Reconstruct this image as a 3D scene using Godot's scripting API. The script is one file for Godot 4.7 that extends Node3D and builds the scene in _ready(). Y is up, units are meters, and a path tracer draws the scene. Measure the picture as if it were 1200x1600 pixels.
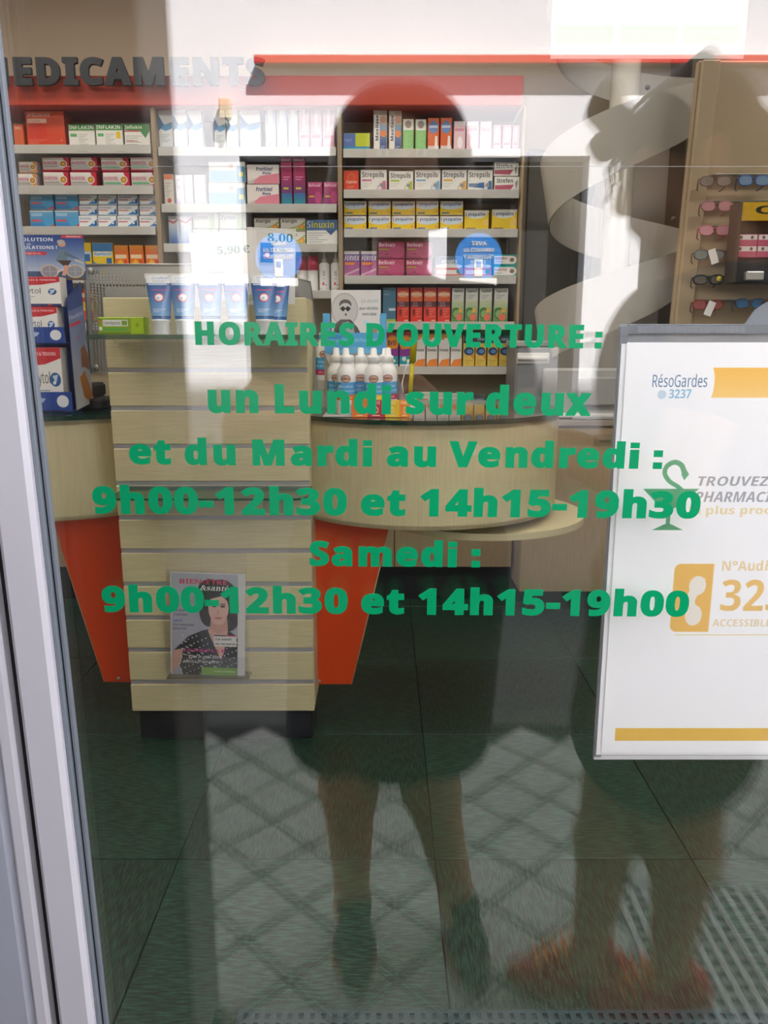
extends Node3D
# A pharmacy seen through its double-glazed door; the street behind the photographer is built too, so that the glass mirrors it.
const F := 1248.0
const EYE := Vector3(0, 1.3, 0.6)
var TH := deg_to_rad(12.3)
var M := {}
var names := {}
var fonts := {}
var tri_cache := {}

# ---------- place: photo point at a horizontal distance D from the lens -> point in the room
func W(px: float, py: float, D: float) -> Vector3:
	var v := (800.0 - py) / F
	var s := D / (cos(TH) + v * sin(TH))
	return Vector3((px - 600.0) / F * s, 1.3 + s * (v * cos(TH) - sin(TH)), 0.6 - D)
func PX(py: float, D: float) -> float:   # metres per photo pixel there
	return D / (cos(TH) + (800.0 - py) / F * sin(TH)) / F
func V(px: float, py: float, D: float) -> Vector3:   # the same for what the glass mirrors: it stands outside
	var p := W(px, py, D)
	return Vector3(p.x, p.y, -p.z)

# ---------- nodes
func numbered(called: String) -> String:
	names[called] = names.get(called, -1) + 1
	return called if names[called] == 0 else "%s_%03d" % [called, names[called]]
func tag(o: Node, label: String, category: String, group := "", kind := "") -> Node:
	if label: o.set_meta("label", label)
	if category: o.set_meta("category", category)
	if group: o.set_meta("group", group)
	if kind: o.set_meta("kind", kind)
	return o
func thing(called: String, label: String, category: String, at := Vector3.ZERO, group := "") -> Node3D:
	var o := Node3D.new()
	o.name = numbered(called)
	add_child(o, true)
	o.position = at
	tag(o, label, category, group)
	return o
func put(called: String, mesh: Mesh, m: Material, parent: Node = null, at := Vector3.ZERO) -> MeshInstance3D:
	var o := MeshInstance3D.new()
	o.mesh = mesh
	o.material_override = m
	if parent == null:
		o.name = numbered(called)
		add_child(o, true)
	else:
		o.name = called
		parent.add_child(o, true)
	o.position = at
	return o
func struct(called: String, mesh: Mesh, m: Material, at := Vector3.ZERO) -> MeshInstance3D:
	var o := put(called, mesh, m, null, at)
	o.name = called
	o.set_meta("kind", "structure")
	return o
func holder(called: String) -> Node3D:
	var o := Node3D.new()
	o.name = called
	add_child(o, true)
	o.set_meta("kind", "structure")
	return o

# ---------- shapes
func S() -> SurfaceTool:
	var st := SurfaceTool.new()
	st.begin(Mesh.PRIMITIVE_TRIANGLES)
	st.set_smooth_group(-1)
	return st
func done(st: SurfaceTool) -> ArrayMesh:
	st.generate_normals()
	return st.commit()
func tri(st: SurfaceTool, a: Vector3, b: Vector3, c: Vector3, n: Vector3) -> void:
	if (b - a).cross(c - a).dot(n) > 0.0:   # front faces run clockwise
		st.add_vertex(a); st.add_vertex(c); st.add_vertex(b)
	else:
		st.add_vertex(a); st.add_vertex(b); st.add_vertex(c)
func quad(st: SurfaceTool, a: Vector3, b: Vector3, c: Vector3, d: Vector3, n: Vector3) -> void:
	tri(st, a, b, c, n)
	tri(st, a, c, d, n)
func box(st: SurfaceTool, c: Vector3, size: Vector3, bev := 0.0, B := Basis.IDENTITY) -> void:
	var h := size / 2.0
	var e := minf(bev, minf(h.x, minf(h.y, h.z)) * 0.45)
	for ax in 3:
		var u := (ax + 1) % 3
		var w := (ax + 2) % 3
		for s in [-1.0, 1.0]:
			var n := Vector3.ZERO
			n[ax] = s
			var q := []
			for k in [[-1, -1], [1, -1], [1, 1], [-1, 1]]:
				var p := Vector3.ZERO
				p[ax] = s * h[ax]
				p[u] = k[0] * (h[u] - e)
				p[w] = k[1] * (h[w] - e)
				q.append(c + B * p)
			quad(st, q[0], q[1], q[2], q[3], B * n)
	if e <= 0.0: return
	for ax in 3:
		var u := (ax + 1) % 3
		var w := (ax + 2) % 3
		for su in [-1.0, 1.0]:
			for sw in [-1.0, 1.0]:
				var q := []
				for k in [[-1, 0], [1, 0], [1, 1], [-1, 1]]:
					var p := Vector3.ZERO
					p[ax] = k[0] * (h[ax] - e)
					p[u] = su * (h[u] - (e if k[1] == 0 else 0.0))
					p[w] = sw * (h[w] - (0.0 if k[1] == 0 else e))
					q.append(c + B * p)
				var n := Vector3.ZERO
				n[u] = su
				n[w] = sw
				quad(st, q[0], q[1], q[2], q[3], B * n)
	for sx in [-1.0, 1.0]:
		for sy in [-1.0, 1.0]:
			for sz in [-1.0, 1.0]:
				var s3 := Vector3(sx, sy, sz)
				tri(st, c + B * (s3 * Vector3(h.x, h.y - e, h.z - e)), c + B * (s3 * Vector3(h.x - e, h.y, h.z - e)), c + B * (s3 * Vector3(h.x - e, h.y - e, h.z)), B * s3)
func mbox(size: Vector3, bev := 0.0, c := Vector3.ZERO) -> ArrayMesh:
	var st := S()
	box(st, c, size, bev)
	return done(st)
func lathe(st: SurfaceTool, prof: Array, segs := 20, at := Vector3.ZERO, flat_x := 1.0) -> void:   # prof: [radius, height] upwards
	st.set_smooth_group(1)
	for i in prof.size() - 1:
		for j in segs:
			var a0 := TAU * j / segs
			var a1 := TAU * (j + 1) / segs
			var q := []
			for k in [[i, a0], [i, a1], [i + 1, a1], [i + 1, a0]]:
				var r: float = prof[k[0]][0]
				q.append(at + Vector3(cos(k[1]) * r * flat_x, prof[k[0]][1], sin(k[1]) * r))
			var dr: float = prof[i + 1][0] - prof[i][0]
			var dh: float = prof[i + 1][1] - prof[i][1]
			var am := (a0 + a1) / 2.0
			var n := Vector3(cos(am) * dh, -dr, sin(am) * dh)
			if absf(dh) < 1e-6: n = Vector3(0, -signf(dr), 0)
			quad(st, q[0], q[1], q[2], q[3], n)
	st.set_smooth_group(-1)
func prism(st: SurfaceTool, poly: PackedVector2Array, depth: float, T := Transform3D.IDENTITY) -> void:   # outline in x, y; from z = 0 to z = depth
	var idx := Geometry2D.triangulate_polygon(poly)
	for i in range(0, idx.size(), 3):
		for z in [0.0, depth]:
			var n := T.basis.z * (1.0 if (z > 0.0) == (depth > 0.0) else -1.0)
			tri(st, T * Vector3(poly[idx[i]].x, poly[idx[i]].y, z), T * Vector3(poly[idx[i + 1]].x, poly[idx[i + 1]].y, z), T * Vector3(poly[idx[i + 2]].x, poly[idx[i + 2]].y, z), n)
	var turn := -1.0 if Geometry2D.is_polygon_clockwise(poly) else 1.0
	for i in poly.size():
		var a: Vector2 = poly[i]
		var b: Vector2 = poly[(i + 1) % poly.size()]
		var n := Vector3(b.y - a.y, a.x - b.x, 0) * turn
		quad(st, T * Vector3(a.x, a.y, 0), T * Vector3(b.x, b.y, 0), T * Vector3(b.x, b.y, depth), T * Vector3(a.x, a.y, depth), T.basis * n)
func tube(st: SurfaceTool, pts: Array, r: float, segs := 8, r_end := -1.0) -> void:
	st.set_smooth_group(1)
	var rings := []
	var side := Vector3.ZERO
	for i in pts.size():
		var d: Vector3 = (pts[mini(i + 1, pts.size() - 1)] - pts[maxi(i - 1, 0)]).normalized()
		if side == Vector3.ZERO:
			side = d.cross(Vector3.UP if absf(d.y) < 0.9 else Vector3.RIGHT).normalized()
		side = (side - d * side.dot(d)).normalized()
		var up := d.cross(side)
		var rr := r if r_end < 0.0 else lerpf(r, r_end, float(i) / (pts.size() - 1))
		var ring := []
		for j in segs: ring.append(pts[i] + (side * cos(TAU * j / segs) + up * sin(TAU * j / segs)) * rr)
		rings.append(ring)
	for i in pts.size() - 1:
		for j in segs:
			var k := (j + 1) % segs
			quad(st, rings[i][j], rings[i][k], rings[i + 1][k], rings[i + 1][j], (rings[i][j] + rings[i][k]) / 2.0 - (pts[i] + pts[i + 1]) / 2.0)
	for e in [0, pts.size() - 1]:
		for j in segs:
			tri(st, pts[e], rings[e][j], rings[e][(j + 1) % segs], (pts[e] - pts[1 if e == 0 else e - 1]))
	st.set_smooth_group(-1)
func mtube(pts: Array, r: float, segs := 8) -> ArrayMesh:
	var st := S()
	tube(st, pts, r, segs)
	return done(st)
func ball(st: SurfaceTool, c: Vector3, r: Vector3, n := 12) -> void:
	st.set_smooth_group(1)
	for i in n:
		for j in n * 2:
			var q := []
			for k in [[i, j], [i, j + 1], [i + 1, j + 1], [i + 1, j]]:
				var a: float = PI * k[0] / n
				var b: float = TAU * k[1] / (n * 2)
				q.append(Vector3(sin(a) * cos(b), cos(a), sin(a) * sin(b)))
			var m: Vector3 = q[0] + q[2]
			if i > 0: tri(st, c + q[0] * r, c + q[1] * r, c + q[2] * r, m)
			if i < n - 1: tri(st, c + q[0] * r, c + q[2] * r, c + q[3] * r, m)
	st.set_smooth_group(-1)
func sheet(size: Vector2, at_uv: Rect2, thick := 0.0006) -> ArrayMesh:   # a printed card: front (+z) shows a piece of the atlas, rim and back its paper
	return printed(Vector3(size.x, size.y, thick), at_uv, 0.0)

# ---------- texts
func font(kind: String) -> Font:
	if not fonts.has(kind):
		var sf := SystemFont.new()
		sf.font_names = PackedStringArray(["Droid Serif" if kind.begins_with("serif") else "Droid Sans"])
		sf.font_weight = 400 if kind.ends_with("thin") else 700
		var fv := FontVariation.new()
		fv.base_font = sf
		fonts[kind] = fv
	return fonts[kind]
func text_mesh(text: String, kind: String, depth := 0.0, pixel := 1.0, step := 0.5, size := 48) -> TextMesh:
	var t := TextMesh.new()
	t.font = font(kind)
	t.text = text
	t.font_size = size
	t.pixel_size = pixel
	t.depth = depth
	t.curve_step = step
	return t
func cap(kind: String) -> Vector2:   # baseline and height of a capital in a 48-pixel text
	if not tri_cache.has("cap" + kind):
		var b := text_mesh("H", kind).get_aabb()
		tri_cache["cap" + kind] = Vector2(b.position.y, b.size.y)
	return tri_cache["cap" + kind]
func text_tris(text: String, kind: String) -> PackedVector2Array:   # capitals one unit high, starting at 0, 0, y upwards
	var key := kind + text
	if not tri_cache.has(key):
		var out := PackedVector2Array()
		var t := text_mesh(text, kind, 0.0, 1.0, 2.0)
		var a := t.get_mesh_arrays()
		var v: PackedVector3Array = a[Mesh.ARRAY_VERTEX]
		var c := cap(kind)
		var x0 := t.get_aabb().position.x
		for i in a[Mesh.ARRAY_INDEX]:
			out.append(Vector2((v[i].x - x0) / c.y, (v[i].y - c.x) / c.y))
		tri_cache[key] = out
	return tri_cache[key]

# ---------- prints: everything flat that is printed on cartons, cards and sheets goes into one atlas
var atlas := Image.create(2048, 2048, false, Image.FORMAT_RGB8)
var pen := Vector2i(2, 2)
var line_h := 0
var art: Image
var u := 1.0   # pixels per hundredth of the print's height
func begin(wide: int, high: int, bg: String) -> void:
	art = Image.create(wide * 2, high * 2, false, Image.FORMAT_RGB8)
	art.fill(Color(bg))
	u = high * 2 / 100.0
func R(x: float, y: float, w: float, h: float, c: String) -> void:
	art.fill_rect(Rect2i(roundi(x * u), roundi(y * u), maxi(1, roundi(w * u)), maxi(1, roundi(h * u))), Color(c))
func G(x: float, y: float, w: float, h: float, a: String, b: String, across := false) -> void:
	var n := maxi(2, roundi((w if across else h) * u))
	for i in n:
		var c := Color(a).lerp(Color(b), float(i) / n)
		if across: art.fill_rect(Rect2i(roundi(x * u) + i, roundi(y * u), 1, roundi(h * u)), c)
		else: art.fill_rect(Rect2i(roundi(x * u), roundi(y * u) + i, roundi(w * u), 1), c)
func E(cx: float, cy: float, rx: float, ry: float, c: String) -> void:
	for i in range(roundi((cy - ry) * u), roundi((cy + ry) * u)):
		var t := (i + 0.5 - cy * u) / (ry * u)
		if absf(t) < 1.0:
			var hw := sqrt(1.0 - t * t) * rx * u
			art.fill_rect(Rect2i(roundi(cx * u - hw), i, maxi(1, roundi(hw * 2.0)), 1), Color(c))
func C(cx: float, cy: float, r: float, c: String) -> void: E(cx, cy, r, r, c)
func fill3(a: Vector2, b: Vector2, c: Vector2, col: Color) -> void:
	var y0 := maxi(0, ceili(minf(a.y, minf(b.y, c.y)) - 0.5))
	var y1 := mini(art.get_height() - 1, floori(maxf(a.y, maxf(b.y, c.y)) - 0.5))
	for y in range(y0, y1 + 1):
		var lo := 1e9
		var hi := -1e9
		var yc := y + 0.5
		for e in [[a, b], [b, c], [c, a]]:
			var p: Vector2 = e[0]
			var q: Vector2 = e[1]
			if (p.y <= yc) != (q.y <= yc):
				var x := p.x + (q.x - p.x) * (yc - p.y) / (q.y - p.y)
				lo = minf(lo, x)
				hi = maxf(hi, x)
		var x0 := roundi(lo)
		var x1 := roundi(hi)
		if x1 > x0: art.fill_rect(Rect2i(x0, y, x1 - x0, 1), col)
func P(pts: Array, c: String) -> void:   # flat list x, y, x, y ...
	var poly := PackedVector2Array()
	for i in range(0, pts.size(), 2): poly.append(Vector2(pts[i], pts[i + 1]) * u)
	var idx := Geometry2D.triangulate_polygon(poly)
	for i in range(0, idx.size(), 3): fill3(poly[idx[i]], poly[idx[i + 1]], poly[idx[i + 2]], Color(c))
func T(text: String, x: float, y: float, h: float, c: String, kind := "bold", wide := 0.0, slant := 0.0, turned := false) -> void:   # y: baseline; h: height of capitals
	var t := text_tris(text, kind)
	var k := h * u
	var mx := 0.0
	for p in t: mx = maxf(mx, p.x)
	var kx := wide * u / mx if wide > 0.0 and mx > 0.0 else k
	var o := Vector2(x, y) * u
	var q := []
	for p in t:
		var d := Vector2(p.x * kx + p.y * slant * k, -p.y * k)
		q.append(o + (Vector2(d.y, -d.x) if turned else d))
	for i in range(0, q.size(), 3): fill3(q[i], q[i + 1], q[i + 2], Color(c))
func small(x: float, y: float, w: float, n: int, step: float, c: String) -> void:   # lines of print too fine to read
	for i in n: R(x, y + i * step, w * (1.0 - 0.23 * ((i * 7) % 3)), step * 0.3, c)
func end(sides: Array = []) -> Rect2:   # into the atlas; sides: [side colour, top colour]
	var w := art.get_width() / 2
	var h := art.get_height() / 2
	art.resize(w, h, Image.INTERPOLATE_BILINEAR)
	if w == 560 and h == 1160:   # the big sheet has the atlas's right-hand column to itself
		atlas.blit_rect(art, Rect2i(0, 0, w, h), Vector2i(1484, 2))
		atlas.fill_rect(Rect2i(1484, 1164, w, 8), Color(sides[0]))
		return Rect2(Vector2(1484, 2), Vector2(w, h))
	if pen.x + w + 4 > (1480 if pen.y < 1176 else 2048):
		pen = Vector2i(2, pen.y + line_h + 16)
		line_h = 0
	assert(pen.y + h + 14 < 2048)
	atlas.blit_rect(art, Rect2i(0, 0, w, h), pen)
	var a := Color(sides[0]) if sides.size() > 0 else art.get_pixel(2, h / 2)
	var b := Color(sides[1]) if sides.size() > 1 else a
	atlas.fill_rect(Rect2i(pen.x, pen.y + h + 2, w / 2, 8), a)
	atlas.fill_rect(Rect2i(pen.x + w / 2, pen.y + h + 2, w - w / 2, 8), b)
	var r := Rect2(pen, Vector2(w, h))
	pen.x += w + 4
	line_h = maxi(line_h, h)
	return r
func printed(size: Vector3, r: Rect2, bev := 0.0015) -> ArrayMesh:   # a carton whose front shows the print r; centred, front towards +z
	var st := S()
	var h := size / 2.0
	var e := minf(bev, h.z * 0.4)
	var px := 1.0 / 2048.0
	var uv_side := Vector2(r.position.x + r.size.x * 0.25, r.end.y + 6) * px
	var uv_top := Vector2(r.position.x + r.size.x * 0.75, r.end.y + 6) * px
	var lo := (r.position + Vector2(0.7, 0.7)) * px
	var hi := (r.end - Vector2(0.7, 0.7)) * px
	var f := func(x: float, y: float) -> void:
		st.set_uv(Vector2(lerpf(lo.x, hi.x, x), lerpf(lo.y, hi.y, y)))
		st.add_vertex(Vector3((x - 0.5) * 2.0 * (h.x - e), (0.5 - y) * 2.0 * (h.y - e), h.z))
	for k in [[0, 0], [1, 0], [1, 1], [0, 0], [1, 1], [0, 1]]: f.call(k[0], k[1])
	var face := func(n: Vector3, uvc: Vector2, a: Vector3, b: Vector3, c: Vector3, d: Vector3) -> void:
		st.set_uv(uvc)
		quad(st, a, b, c, d, n)
	var x := h.x
	var y := h.y
	var z := h.z
	face.call(Vector3.BACK * -1, uv_side, Vector3(-x, -y, -z), Vector3(x, -y, -z), Vector3(x, y, -z), Vector3(-x, y, -z))
	for s in [-1.0, 1.0]:
		face.call(Vector3(s, 0, 0), uv_side, Vector3(s * x, -y, -z), Vector3(s * x, y, -z), Vector3(s * x, y, z - e), Vector3(s * x, -y, z - e))
		face.call(Vector3(0, s, 0), uv_top, Vector3(-x, s * y, -z), Vector3(x, s * y, -z), Vector3(x, s * y, z - e), Vector3(-x, s * y, z - e))
		if e > 0.0:
			face.call(Vector3(s, 0, 1), uv_side, Vector3(s * x, -y, z - e), Vector3(s * x, y, z - e), Vector3(s * (x - e), y - e, z), Vector3(s * (x - e), -y + e, z))
			face.call(Vector3(0, s, 1), uv_top, Vector3(-x, s * y, z - e), Vector3(x, s * y, z - e), Vector3(x - e, s * (y - e), z), Vector3(-x + e, s * (y - e), z))
	if size.y > 0.02 and size.z > 0.02:   # the tuck flap's edge at the top, a hair proud
		st.set_uv(uv_top)
		box(st, Vector3(0, y + 0.0004, -z * 0.1), Vector3(size.x * 0.96, 0.0008, size.z * 0.8))
	return done(st)

# ---------- materials
func mat(c: String, rough := 0.6, metal := 0.0) -> StandardMaterial3D:
	var m := StandardMaterial3D.new()
	m.albedo_color = Color(c)
	m.roughness = rough
	m.metallic = metal
	return m
func pane(alpha := 0.0, rough := 0.0) -> StandardMaterial3D:
	var m := mat("#ffffff", rough)
	m.albedo_color.a = alpha
	m.transparency = BaseMaterial3D.TRANSPARENCY_ALPHA
	return m
func milky(c: String, alpha: float, rough := 0.4) -> StandardMaterial3D:
	var m := mat(c, rough)
	m.albedo_color.a = alpha
	m.transparency = BaseMaterial3D.TRANSPARENCY_ALPHA
	return m
func grain(c0: Color, c1: Color, fx: float, fy: float, sd: int, size := 256, octaves := 3, speck := 0.0) -> ImageTexture:
	var n := FastNoiseLite.new()
	n.seed = sd
	n.noise_type = FastNoiseLite.TYPE_SIMPLEX
	n.fractal_octaves = octaves
	n.frequency = 1.0
	var rng := RandomNumberGenerator.new()
	rng.seed = sd
	var im := Image.create(size, size, false, Image.FORMAT_RGB8)
	for y in size:
		for x in size:
			var t := 0.5 + 0.6 * n.get_noise_2d(x * fx, y * fy) + speck * (rng.randf() - 0.5)
			im.set_pixel(x, y, c0.lerp(c1, clampf(t, 0.0, 1.0)))
	return ImageTexture.create_from_image(im)
func textured(t: Texture2D, scale: float, rough: float, world := true) -> StandardMaterial3D:
	var m := mat("#ffffff", rough)
	m.albedo_texture = t
	m.uv1_triplanar = true
	m.uv1_world_triplanar = world
	m.uv1_scale = Vector3.ONE * scale
	return m
func make_materials() -> void:
	M.beech = textured(grain(Color("#d8cda2"), Color("#cabe92"), 0.012, 0.35, 3), 1.6, 0.45)
	M.beech_up = textured(grain(Color("#d6cba0"), Color("#c8bc90"), 0.35, 0.012, 4), 1.6, 0.4)
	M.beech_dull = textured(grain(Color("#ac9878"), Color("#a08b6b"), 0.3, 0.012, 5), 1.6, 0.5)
	M.floor_a = textured(grain(Color("#03140d"), Color("#30604a"), 0.02, 0.22, 6, 512, 4), 1.5, 0.42)
	M.floor_b = textured(grain(Color("#02110b"), Color("#2a563f"), 0.22, 0.02, 7, 512, 4), 1.5, 0.42)
	M.pavement = textured(grain(Color("#80827a"), Color("#b8b9b1"), 0.2, 0.2, 8, 256, 4, 0.5), 3.0, 0.9)
	M.asphalt = textured(grain(Color("#3a3a3c"), Color("#5a5a5a"), 0.3, 0.3, 9, 256, 4, 0.5), 2.0, 0.9)
	M.render = textured(grain(Color("#e4e4e8"), Color("#f0f0f3"), 0.1, 0.1, 10, 256, 4, 0.3), 1.0, 0.9)
	M.wall = mat("#c2b49c", 0.8)
	M.ceil = mat("#dcd8cf", 0.9)
	M.orange = mat("#e2480c", 0.35)
	M.red = mat("#b8360e", 0.5)
	M.frame = mat("#dedbe2", 0.35)
	M.gasket = mat("#7f868f", 0.5)
	M.black = mat("#0c0c0e", 0.6)
	M.plinth = mat("#14181c", 0.5)
	M.alu = mat("#b0b0b2", 0.45, 0.3)
	M.steel = mat("#b9bab8", 0.4, 0.6)
	M.rail = mat("#c6c5c0", 0.5)
	M.back = mat("#bdb095", 0.7)
	M.white = mat("#e9e8e4", 0.45)
	M.grey = mat("#a5a5a2", 0.5)
	M.dgrey = mat("#55564f", 0.6)
	M.glass = pane()
	M.acryl = pane(0.03)
	M.green_glass = milky("#0f3d31", 0.8, 0.05)
	M.green_edge = mat("#0b3a2d", 0.15)
	M.letter = mat("#00a067", 0.25)
	M.ink = mat("#2f3436", 0.6)
	M.print = mat("#ffffff", 0.42)
	M.paper = mat("#f4f4f2", 0.8)

const LAMP := 1.2
func _ready() -> void:
	# camera, sky, sun, exposure
	var cam := Camera3D.new()
	cam.name = "camera"
	cam.fov = rad_to_deg(2.0 * atan(800.0 / F))
	cam.position = EYE
	cam.rotation.x = -TH
	cam.near = 0.05
	cam.current = true
	add_child(cam)
	var sky := ProceduralSkyMaterial.new()
	sky.sky_top_color = Color("#b2b4bd")
	sky.sky_horizon_color = Color("#e2e2e4")
	sky.ground_bottom_color = Color("#6a6a68")
	sky.ground_horizon_color = Color("#a8a8a4")
	sky.sky_energy_multiplier = 2.0
	var env := Environment.new()
	env.background_mode = Environment.BG_SKY
	env.sky = Sky.new()
	env.sky.sky_material = sky
	env.tonemap_mode = Environment.TONE_MAPPER_LINEAR
	env.tonemap_exposure = 1.0
	env.sdfgi_enabled = true
	env.ssao_enabled = true
	env.ssil_enabled = true
	var we := WorldEnvironment.new()
	we.name = "surroundings"
	we.environment = env
	add_child(we)
	var sun := DirectionalLight3D.new()
	sun.name = "sun"
	sun.light_energy = 9.4
	sun.light_color = Color("#fffdfb")
	sun.light_angular_distance = 0.5
	sun.shadow_enabled = true
	sun.look_at_from_position(Vector3(7, 16, -10), Vector3(7, 16, -10) + Vector3(-0.36, -0.79, 0.5))
	add_child(sun)
	make_materials()
	make_prints()
	room()
	street()
	door()
	shelving()
	counters()
	people()
	print("done ", Time.get_ticks_msec(), " pen ", pen)

# ---------- the print of every kind of carton: [what it looks like, front, [side, top colours]]
var kinds := {}
func kind(code: String, says: String, high: int, wide: float, bg: String, sides: Array, paint: Callable) -> void:
	begin(roundi(high * wide), high, bg)
	paint.call(100.0 * wide)
	kinds[code] = [says, end(sides)]
func make_prints() -> void:
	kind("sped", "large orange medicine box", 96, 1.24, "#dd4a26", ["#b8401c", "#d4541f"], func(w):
		G(0, 0, w, 92, "#dc5a2c", "#d8401f")
		E(w * 0.3, 60, 30, 30, "#d9381f")
		T("SPEDIKARE", 5, 15, 10, "#f3ded2", "bold", 74, 0.2)
		R(5, 21, 62, 12, "#f0cdb8")
		T("12 sachets", 8, 30, 6, "#d8623a", "thin")
		small(5, 78, 60, 3, 5, "#e88a62")
		T("+", 108, 86, 9, "#f3c9b0")
		R(0, 92, w, 8, "#a9a021"))
	kind("spart", "orange medicine box half hidden by the door frame", 80, 0.6, "#d8602e", [], func(w):
		T("VREN", 8, 22, 12, "#f0d2c0")
		R(0, 92, w, 8, "#b0a030"))
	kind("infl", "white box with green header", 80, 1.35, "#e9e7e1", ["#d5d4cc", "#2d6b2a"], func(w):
		G(0, 0, w, 28, "#2c7a2c", "#4b9a3e")
		T("INFLAKIN", 4, 22, 16, "#f4f6ef", "bold", w - 10)
		R(0, 28, w, 8, "#e8dcd8")
		R(8, 42, 34, 13, "#5fae62")
		small(50, 44, 50, 7, 7, "#9a9c98")
		R(w - 34, 90, 24, 7, "#c24a50"))
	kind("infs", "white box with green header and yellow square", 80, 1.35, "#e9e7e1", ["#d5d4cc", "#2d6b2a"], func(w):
		G(0, 0, w, 28, "#2c7a2c", "#4b9a3e")
		T("INFLAKIN", 4, 22, 16, "#f4f6ef", "bold", w - 14)
		R(8, 42, 30, 13, "#5fae62")
		small(46, 44, 50, 7, 7, "#9a9c98")
		R(w - 32, 34, 22, 30, "#e8c812"))
	kind("infw", "white box with green wedge", 80, 1.3, "#eceae4", ["#d5d4cc", "#2d6b2a"], func(w):
		P([0, 0, w, 0, w, 30, w * 0.82, 62, w * 0.62, 32, 0, 26], "#37853a")
		T("Inflakin", 5, 22, 15, "#f0f3e8", "bold", w * 0.66)
		R(0, 28, w * 0.6, 7, "#c55a5c")
		small(6, 52, 80, 5, 9, "#9a9c98")
		R(6, 74, 60, 3, "#b85a62"))
	var nuro := func(w, tone, strip):
		G(2, 4, w * 0.9, 88, "#f4f1ee", "#a9a5a2")
		P([w * 0.78, 0, w, 0, w, 100, w * 0.72, 100, w * 0.9, 60], tone)
		T("NUROFEN", 8, 52, 22, "#c0506a", "bold", w * 0.5)
		R(8, 66, w * 0.62, 12 if strip else 5, "#5fae7c" if strip else "#8e8a88")
		C(w * 0.78, 50, 26, "#efe5d8"); C(w * 0.78, 50, 20, "#b07a2e"); C(w * 0.78, 50, 10, "#e0b050")
	kind("nur", "silver and red painkiller box", 56, 1.75, "#c01f3a", ["#b01c36", "#c8304a"], func(w): nuro.call(w, "#c01f3a", false))
	kind("nug", "silver-red painkiller box, green stripe", 56, 1.75, "#c01f3a", ["#b01c36", "#c8304a"], func(w): nuro.call(w, "#c01f3a", true))
	kind("nuo", "silver and orange painkiller box", 56, 1.4, "#d98a2a", [], func(w): nuro.call(w, "#d98a2a", false))
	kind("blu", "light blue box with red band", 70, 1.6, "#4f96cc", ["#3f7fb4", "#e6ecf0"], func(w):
		G(0, 6, w, 94, "#6fb2dc", "#2f80c4")
		R(0, 0, w, 7, "#e4ecf2")
		T("SERUM", 10, 32, 17, "#d4e6f4", "bold", 70)
		R(10, 52, 66, 12, "#dc5a62")
		E(w - 36, 64, 34, 30, "#4aa3d8")
		P([w, 76, w, 100, w - 46, 100], "#cf4a56"))
	kind("wbl", "small white box with blue swirl", 60, 1.7, "#eef0f2", ["#d8dce0", "#e4e8ec"], func(w):
		T("EFFERVES", 12, 34, 20, "#7d8ba4", "bold", w * 0.62)
		R(4, 46, w * 0.5, 8, "#d04a4e")
		P([w, 30, w, 92, w * 0.46, 92, w * 0.7, 66], "#2f7fc4")
		P([w, 50, w, 80, w * 0.72, 76], "#14458c")
		C(w * 0.82, 64, 9, "#eaf2fa")
		R(0, 92, w, 8, "#9fb7cf"))
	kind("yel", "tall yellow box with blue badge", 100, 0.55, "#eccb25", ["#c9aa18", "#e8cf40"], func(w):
		R(0, 26, w, 18, "#b9cfe0")
		R(w - 26, 34, 20, 22, "#2f6aa8")
		small(5, 60, 30, 3, 5, "#a88d18"))
	kind("ybl", "tall yellow box with blue triangle", 100, 0.65, "#eccb25", ["#c9aa18", "#e8cf40"], func(w):
		R(0, 0, w, 26, "#3f86c4")
		P([0, 56, w * 0.55, 76, 0, 98], "#2f80c8")
		R(3, 27, w - 8, 14, "#d7e3ee")
		T("Gaviscol", 5, 38, 9, "#5a7fa8", "bold", w - 12)
		R(w - 22, 46, 17, 20, "#2f6aa8"))
	kind("oye", "orange and yellow tonic box", 90, 0.6, "#ee7d22", ["#c9601a", "#ee9a3a"], func(w):
		G(0, 0, w, 30, "#f0a02c", "#ee7220")
		P([0, 70, w * 0.4, 44, w, 76, w, 100, 0, 100], "#f4c22c")
		R(4, 30, w - 12, 13, "#f3d8b8")
		C(w * 0.76, 54, 8, "#e04a22"))
	kind("wav", "white box with blue wave", 110, 0.42, "#e9eef1", ["#cfd6da", "#dfe5e9"], func(w):
		P([0, 30, w * 0.45, 44, w, 38, w, 52, w * 0.5, 58, 0, 50], "#4e9bd0")
		P([0, 20, w * 0.4, 44, 0, 58], "#2f7db8")
		small(6, 66, 28, 5, 4, "#a9bac4")
		R(0, 94, w, 6, "#5fa4d4"))
	kind("pum", "tall pale blue nasal spray box", 110, 0.28, "#c8d8ea", ["#b4c6da", "#d8e4ef"], func(w):
		G(0, 0, w, 100, "#d5e0ee", "#b6cde6")
		P([w * 0.3, 6, w * 0.72, 6, w * 0.72, 60, w * 0.5, 72, w * 0.3, 60], "#f4f7fa")
		small(4, 84, 22, 3, 5, "#8ea6c4"))
	kind("ppk", "tall pink nasal spray box", 110, 0.28, "#e4a9b8", ["#cf8fa2", "#ecc0cb"], func(w):
		P([w * 0.34, 8, w * 0.66, 8, w * 0.62, 62, w * 0.38, 62], "#f8eef0")
		R(3, 70, w - 6, 6, "#c46a86"))
	kind("psh", "pale pink box with white drop", 90, 0.52, "#ecc6cf", ["#d8a8b4", "#f0d6dc"], func(w):
		R(0, 0, w, 14, "#f6ebee")
		E(w * 0.55, 70, 12, 20, "#fbf4f5")
		R(4, 24, w - 10, 9, "#d88aa0"))
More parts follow.
